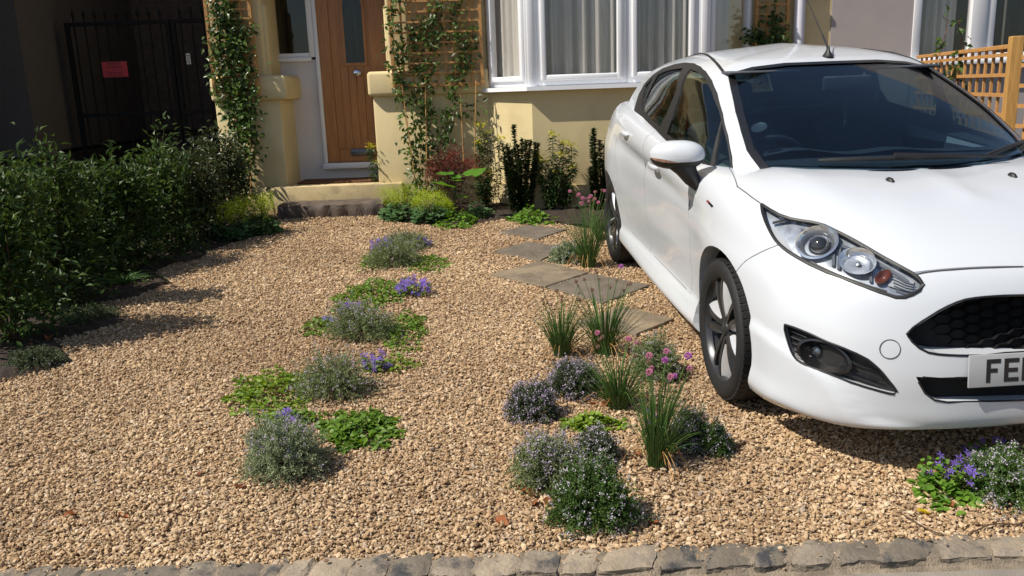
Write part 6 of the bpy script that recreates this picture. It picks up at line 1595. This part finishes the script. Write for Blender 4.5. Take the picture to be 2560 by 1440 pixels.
# large leaved plant: every leaf its own piece
BLc = base_at(1140, 552); BL = thing('fig_seedling', 'young plant with a few large light green leaves by the lime clumps', 'plant', BLc)
def lobed(n=22):
    V = [(0, 0, 0)]; 
    for k in range(n):
        a = -2.6 + 5.2 * k / (n - 1); r_ = .62 + .30 * abs(math.cos(a * 1.75)) + .04 * math.sin(a * 11); V.append((r_ * math.sin(a) * .8, r_ * math.cos(a) * .9 + .25, .10 * abs(math.sin(a)) + .03 * math.sin(a * 5) - .12 * max(0, math.cos(a))))
    return MB().add(V, [(0, k, k + 1) for k in range(1, n)], .5)
lo = lobed().build('leaf', 'big_leaf', BL, True, loc0=(0, 0, 0)); st = MB(); fl_ = True
for tx, ty, s, rz, rx in ((1120, 462, .16, 1.9, -.5), (1190, 432, .16, -.7, -.5), (1152, 490, .11, -1.2, -.9), (1112, 432, .12, .6, -.7), (1145, 448, .08, 2.6, -.6), (1142, 440, .07, -.2, -.5)):
    e = at(tx, ty, BLc[1] - .05) - BLc
    o_ = lo if fl_ else share('leaf', lo, BL); fl_ = False; o_.location = tuple(e * np.array([.85, 1, .96])); o_.rotation_euler = (rx + .9, 0, rz); o_.scale = (s, s, s)
    st.tube([tuple(BLc + np.array([0, 0, e[2] * .45])), tuple(BLc + e * np.array([.85, 1, .96]))], [.004, .0025], 5, cap=False)
st.tube([tuple(BLc), tuple(BLc + np.array([.005, -.02, .45]))], [.006, .005], 6, cap=False); st.build('stem', 'stem_green', BL)

# ---- climbers
def climber(label, paths, Y, n_per_m, L, w, mat, base, spread=.05, canes=()):
    c_ = base_at(*base); c_[1] = Y; c_[2] = gz(Y); T = thing('climber', label, 'climber', c_, 'climbing plants'); st = MB(); lv = MB()
    for path in paths:
        P = np.array([at(px, py, Y - .05) for px, py in path]); pts = catmull(P, 6 * len(P)); pts[:, 1] -= rng.uniform(.0, .05); pts += rng.normal(0, .006, pts.shape); st.tube([tuple(q) for q in pts], .0028, 4, cap=False)
        s = np.r_[0, np.cumsum(np.linalg.norm(np.diff(pts, axis=0), axis=1))]; n = int(n_per_m * s[-1]); f = rng.uniform(0, s[-1], n)
        Q = np.stack([np.interp(f, s, pts[:, k]) for k in range(3)], 1) + rng.normal(0, 1, (n, 3)) * np.array([spread, spread * .55, spread * .8]); Q[:, 1] = np.minimum(Q[:, 1], Y - .015)
        D = unit(rdir(n) * np.array([1, .6, .8]) + np.array([0, -.35, -.25])); lv.leaves(Q, D, unit(np.array([0, -.7, .7]) + rdir(n) * .5), L * rng.uniform(.6, 1.2, n), w * rng.uniform(.8, 1.2, n), None, .14, .2)
    st.build('stems', 'stem_red', T)['kind'] = 'stuff'; stuff(lv.build('foliage', mat, T))
    for a, b_ in canes: mb = MB(); mb.tube([tuple(at(*a, Y - .10)), tuple(at(*b_, Y - .16))], .0055, 6); mb.build('cane', 'cane', T)
climber('dense glossy climber covering the trellis left of the door', [[(600, 500), (602, 400), (590, 300), (570, 200), (550, 100), (545, -40)], [(612, 480), (612, 380), (615, 280), (600, 180), (595, 80), (560, -40)], [(625, 420), (632, 300), (610, 220), (580, 150), (620, 60)], [(595, 330), (560, 230), (545, 140), (570, 40)], [(605, 360), (625, 250), (625, 160), (580, 90), (555, 10)]], YP - .03, 240, .066, .034, 'climber_leaf', (610, 500), .058, [((626, 330), (627, 495)), ((590, 290), (594, 480))])
climber('loose climber with bamboo canes on the trellis right of the door', [[(1045, 480), (1030, 380), (1010, 270), (990, 170), (985, 60), (1000, -30)], [(1065, 480), (1068, 330), (1072, 220), (1080, 130), (1095, 50), (1075, -30)], [(1080, 470), (1110, 330), (1140, 210), (1160, 120), (1130, 40), (1160, -30)], [(1095, 380), (1125, 300), (1150, 280), (1190, 275)], [(990, 170), (1030, 110), (1060, 60), (1100, 20)], [(1072, 220), (1040, 160), (1020, 60)], [(1140, 210), (1175, 130), (1185, 60)], [(1050, 430), (1055, 340), (1040, 260), (1035, 200)], [(1040, 60), (1100, 90), (1150, 80)]], YP - .03, 135, .066, .034, 'climber_leaf', (1070, 500), .048, [((1003, 200), (1038, 450)), ((1063, 190), (1068, 470)), ((1150, 220), (1160, 420)), ((1190, 200), (1186, 420))])
climber('dark climber on the narrow trellis behind the car roof', [[(1920, 200), (1915, 120), (1935, 60), (1925, 30)], [(1940, 200), (1950, 110), (1930, 80)], [(1900, 130), (1890, 90), (1880, 85)]], YP - .03, 260, .066, .036, 'shrub_leaf', (1930, 500), .05)
climber('thin young climber threading up the fence trellis', [[(2360, 330), (2345, 200), (2352, 120), (2370, 60), (2355, 40)], [(2400, 330), (2395, 220), (2405, 130), (2395, 60), (2398, 52)], [(2395, 220), (2385, 150), (2430, 120)]], 7.2, 30, .09, .04, 'climber_leaf', (2380, 480), .025)

# ---- fallen leaves, twigs
def dead(px, py, s, mat='dead_leaf', label=None, group='dead leaves on the gravel'):
    label = label or ('curled brown dead leaf on the dark soil of the left bed' if px < 280 and py < 900 else 'dead brown leaf on the open gravel at the bottom left' if px < 620 else 'orange dead leaf among the bellflowers before the bumper' if px > 2250 else 'lone small dead leaf on bare gravel below the car' if px > 2000 else 'dead brown leaf at the foot of the chives' if py < 1200 else 'dead leaf on the gravel right of the green thyme near the kerb' if px > 1600 else 'lone dead leaf left of the two large thymes near the kerb' if px < 1290 else 'orange brown dead leaf tucked against the two large thymes near the kerb')
    c_ = base_at(px, py); mb = MB(); V = []
    n = 7
    for i in range(n):
        f = i / (n - 1)
        for j in range(5):
            g = (j - 2) / 2; wd = .34 * math.sin(math.pi * min(1, .08 + f * .9)) * (1 + .15 * math.sin(f * 9 + j)); V.append(((f - .5) * s, g * wd * s, s * (.30 * g * g * wd * 2 + .12 * math.sin(f * 4 + px)) + .010))
    mb.grid(V, n, 5); an = rng.uniform(0, 6.28); Mx = Matrix.Rotation(an, 4, 'Z') @ Matrix.Rotation(rng.uniform(-.4, .4), 4, 'X'); mb.v[0] = np.array([tuple(Mx @ Vector(p)) for p in mb.v[0]]) + c_
    mb.t[0] = np.full(len(mb.v[0]), rng.random()); return single(mb, 'fallen_leaf', mat, c_, label, 'leaf', group, smooth=True)
for px, py, s in ((1318, 1240, .055), (1330, 1262, .06), (1305, 1228, .04), (1372, 1262, .05), (1385, 1300, .05), (1395, 1312, .04), (1258, 1310, .05), (1630, 1312, .04), (1480, 1012, .04), (1515, 1018, .05), (1395, 1042, .035), (1528, 1152, .05), (1590, 1140, .035), (1655, 1158, .05), (1690, 1120, .03), (2310, 1190, .03), (2350, 1215, .04), (2410, 1245, .05), (2370, 1268, .045), (2300, 1172, .04), (2200, 1188, .025), (305, 1296, .05), (175, 1294, .04), (600, 1222, .04), (500, 1190, .02), (120, 850, .06), (60, 830, .06), (230, 715, .06), (170, 800, .05), (75, 870, .05)): dead(px, py, s)
dead(2310, 1288, .045, 'yellow_leaf', 'single bright yellow leaf on the gravel before the bumper', None)
def twig(pts, r_, label):
    P = [base_at(*p) + np.array([0, 0, .012 + .004 * math.sin(i * 2)]) for i, p in enumerate(pts)]; mb = MB(); mb.tube([tuple(q) for q in catmull(P, 10)], r_, 6); single(mb, 'twig', 'stem_brown', P[0], label, 'twig', 'twigs on the gravel', smooth=True)
twig([(1790, 1148), (1830, 1130), (1862, 1112)], .0065, 'thick brown twig sticking out beside the green thyme lobe')
twig([(1560, 1196), (1640, 1192), (1720, 1200)], .002, 'thin dry stalk lying before the front chives')
twig([(80, 1252), (120, 1278), (160, 1290)], .0018, 'thin pale stalk at the bottom left on the gravel')
twig([(2420, 1345), (2480, 1322), (2555, 1318)], .0025, 'dark thin twig lying along the kerb at the right')
twig([(2250, 1290), (2310, 1330), (2360, 1345)], .0022, 'curved dark twig between yellow leaf and kerb')
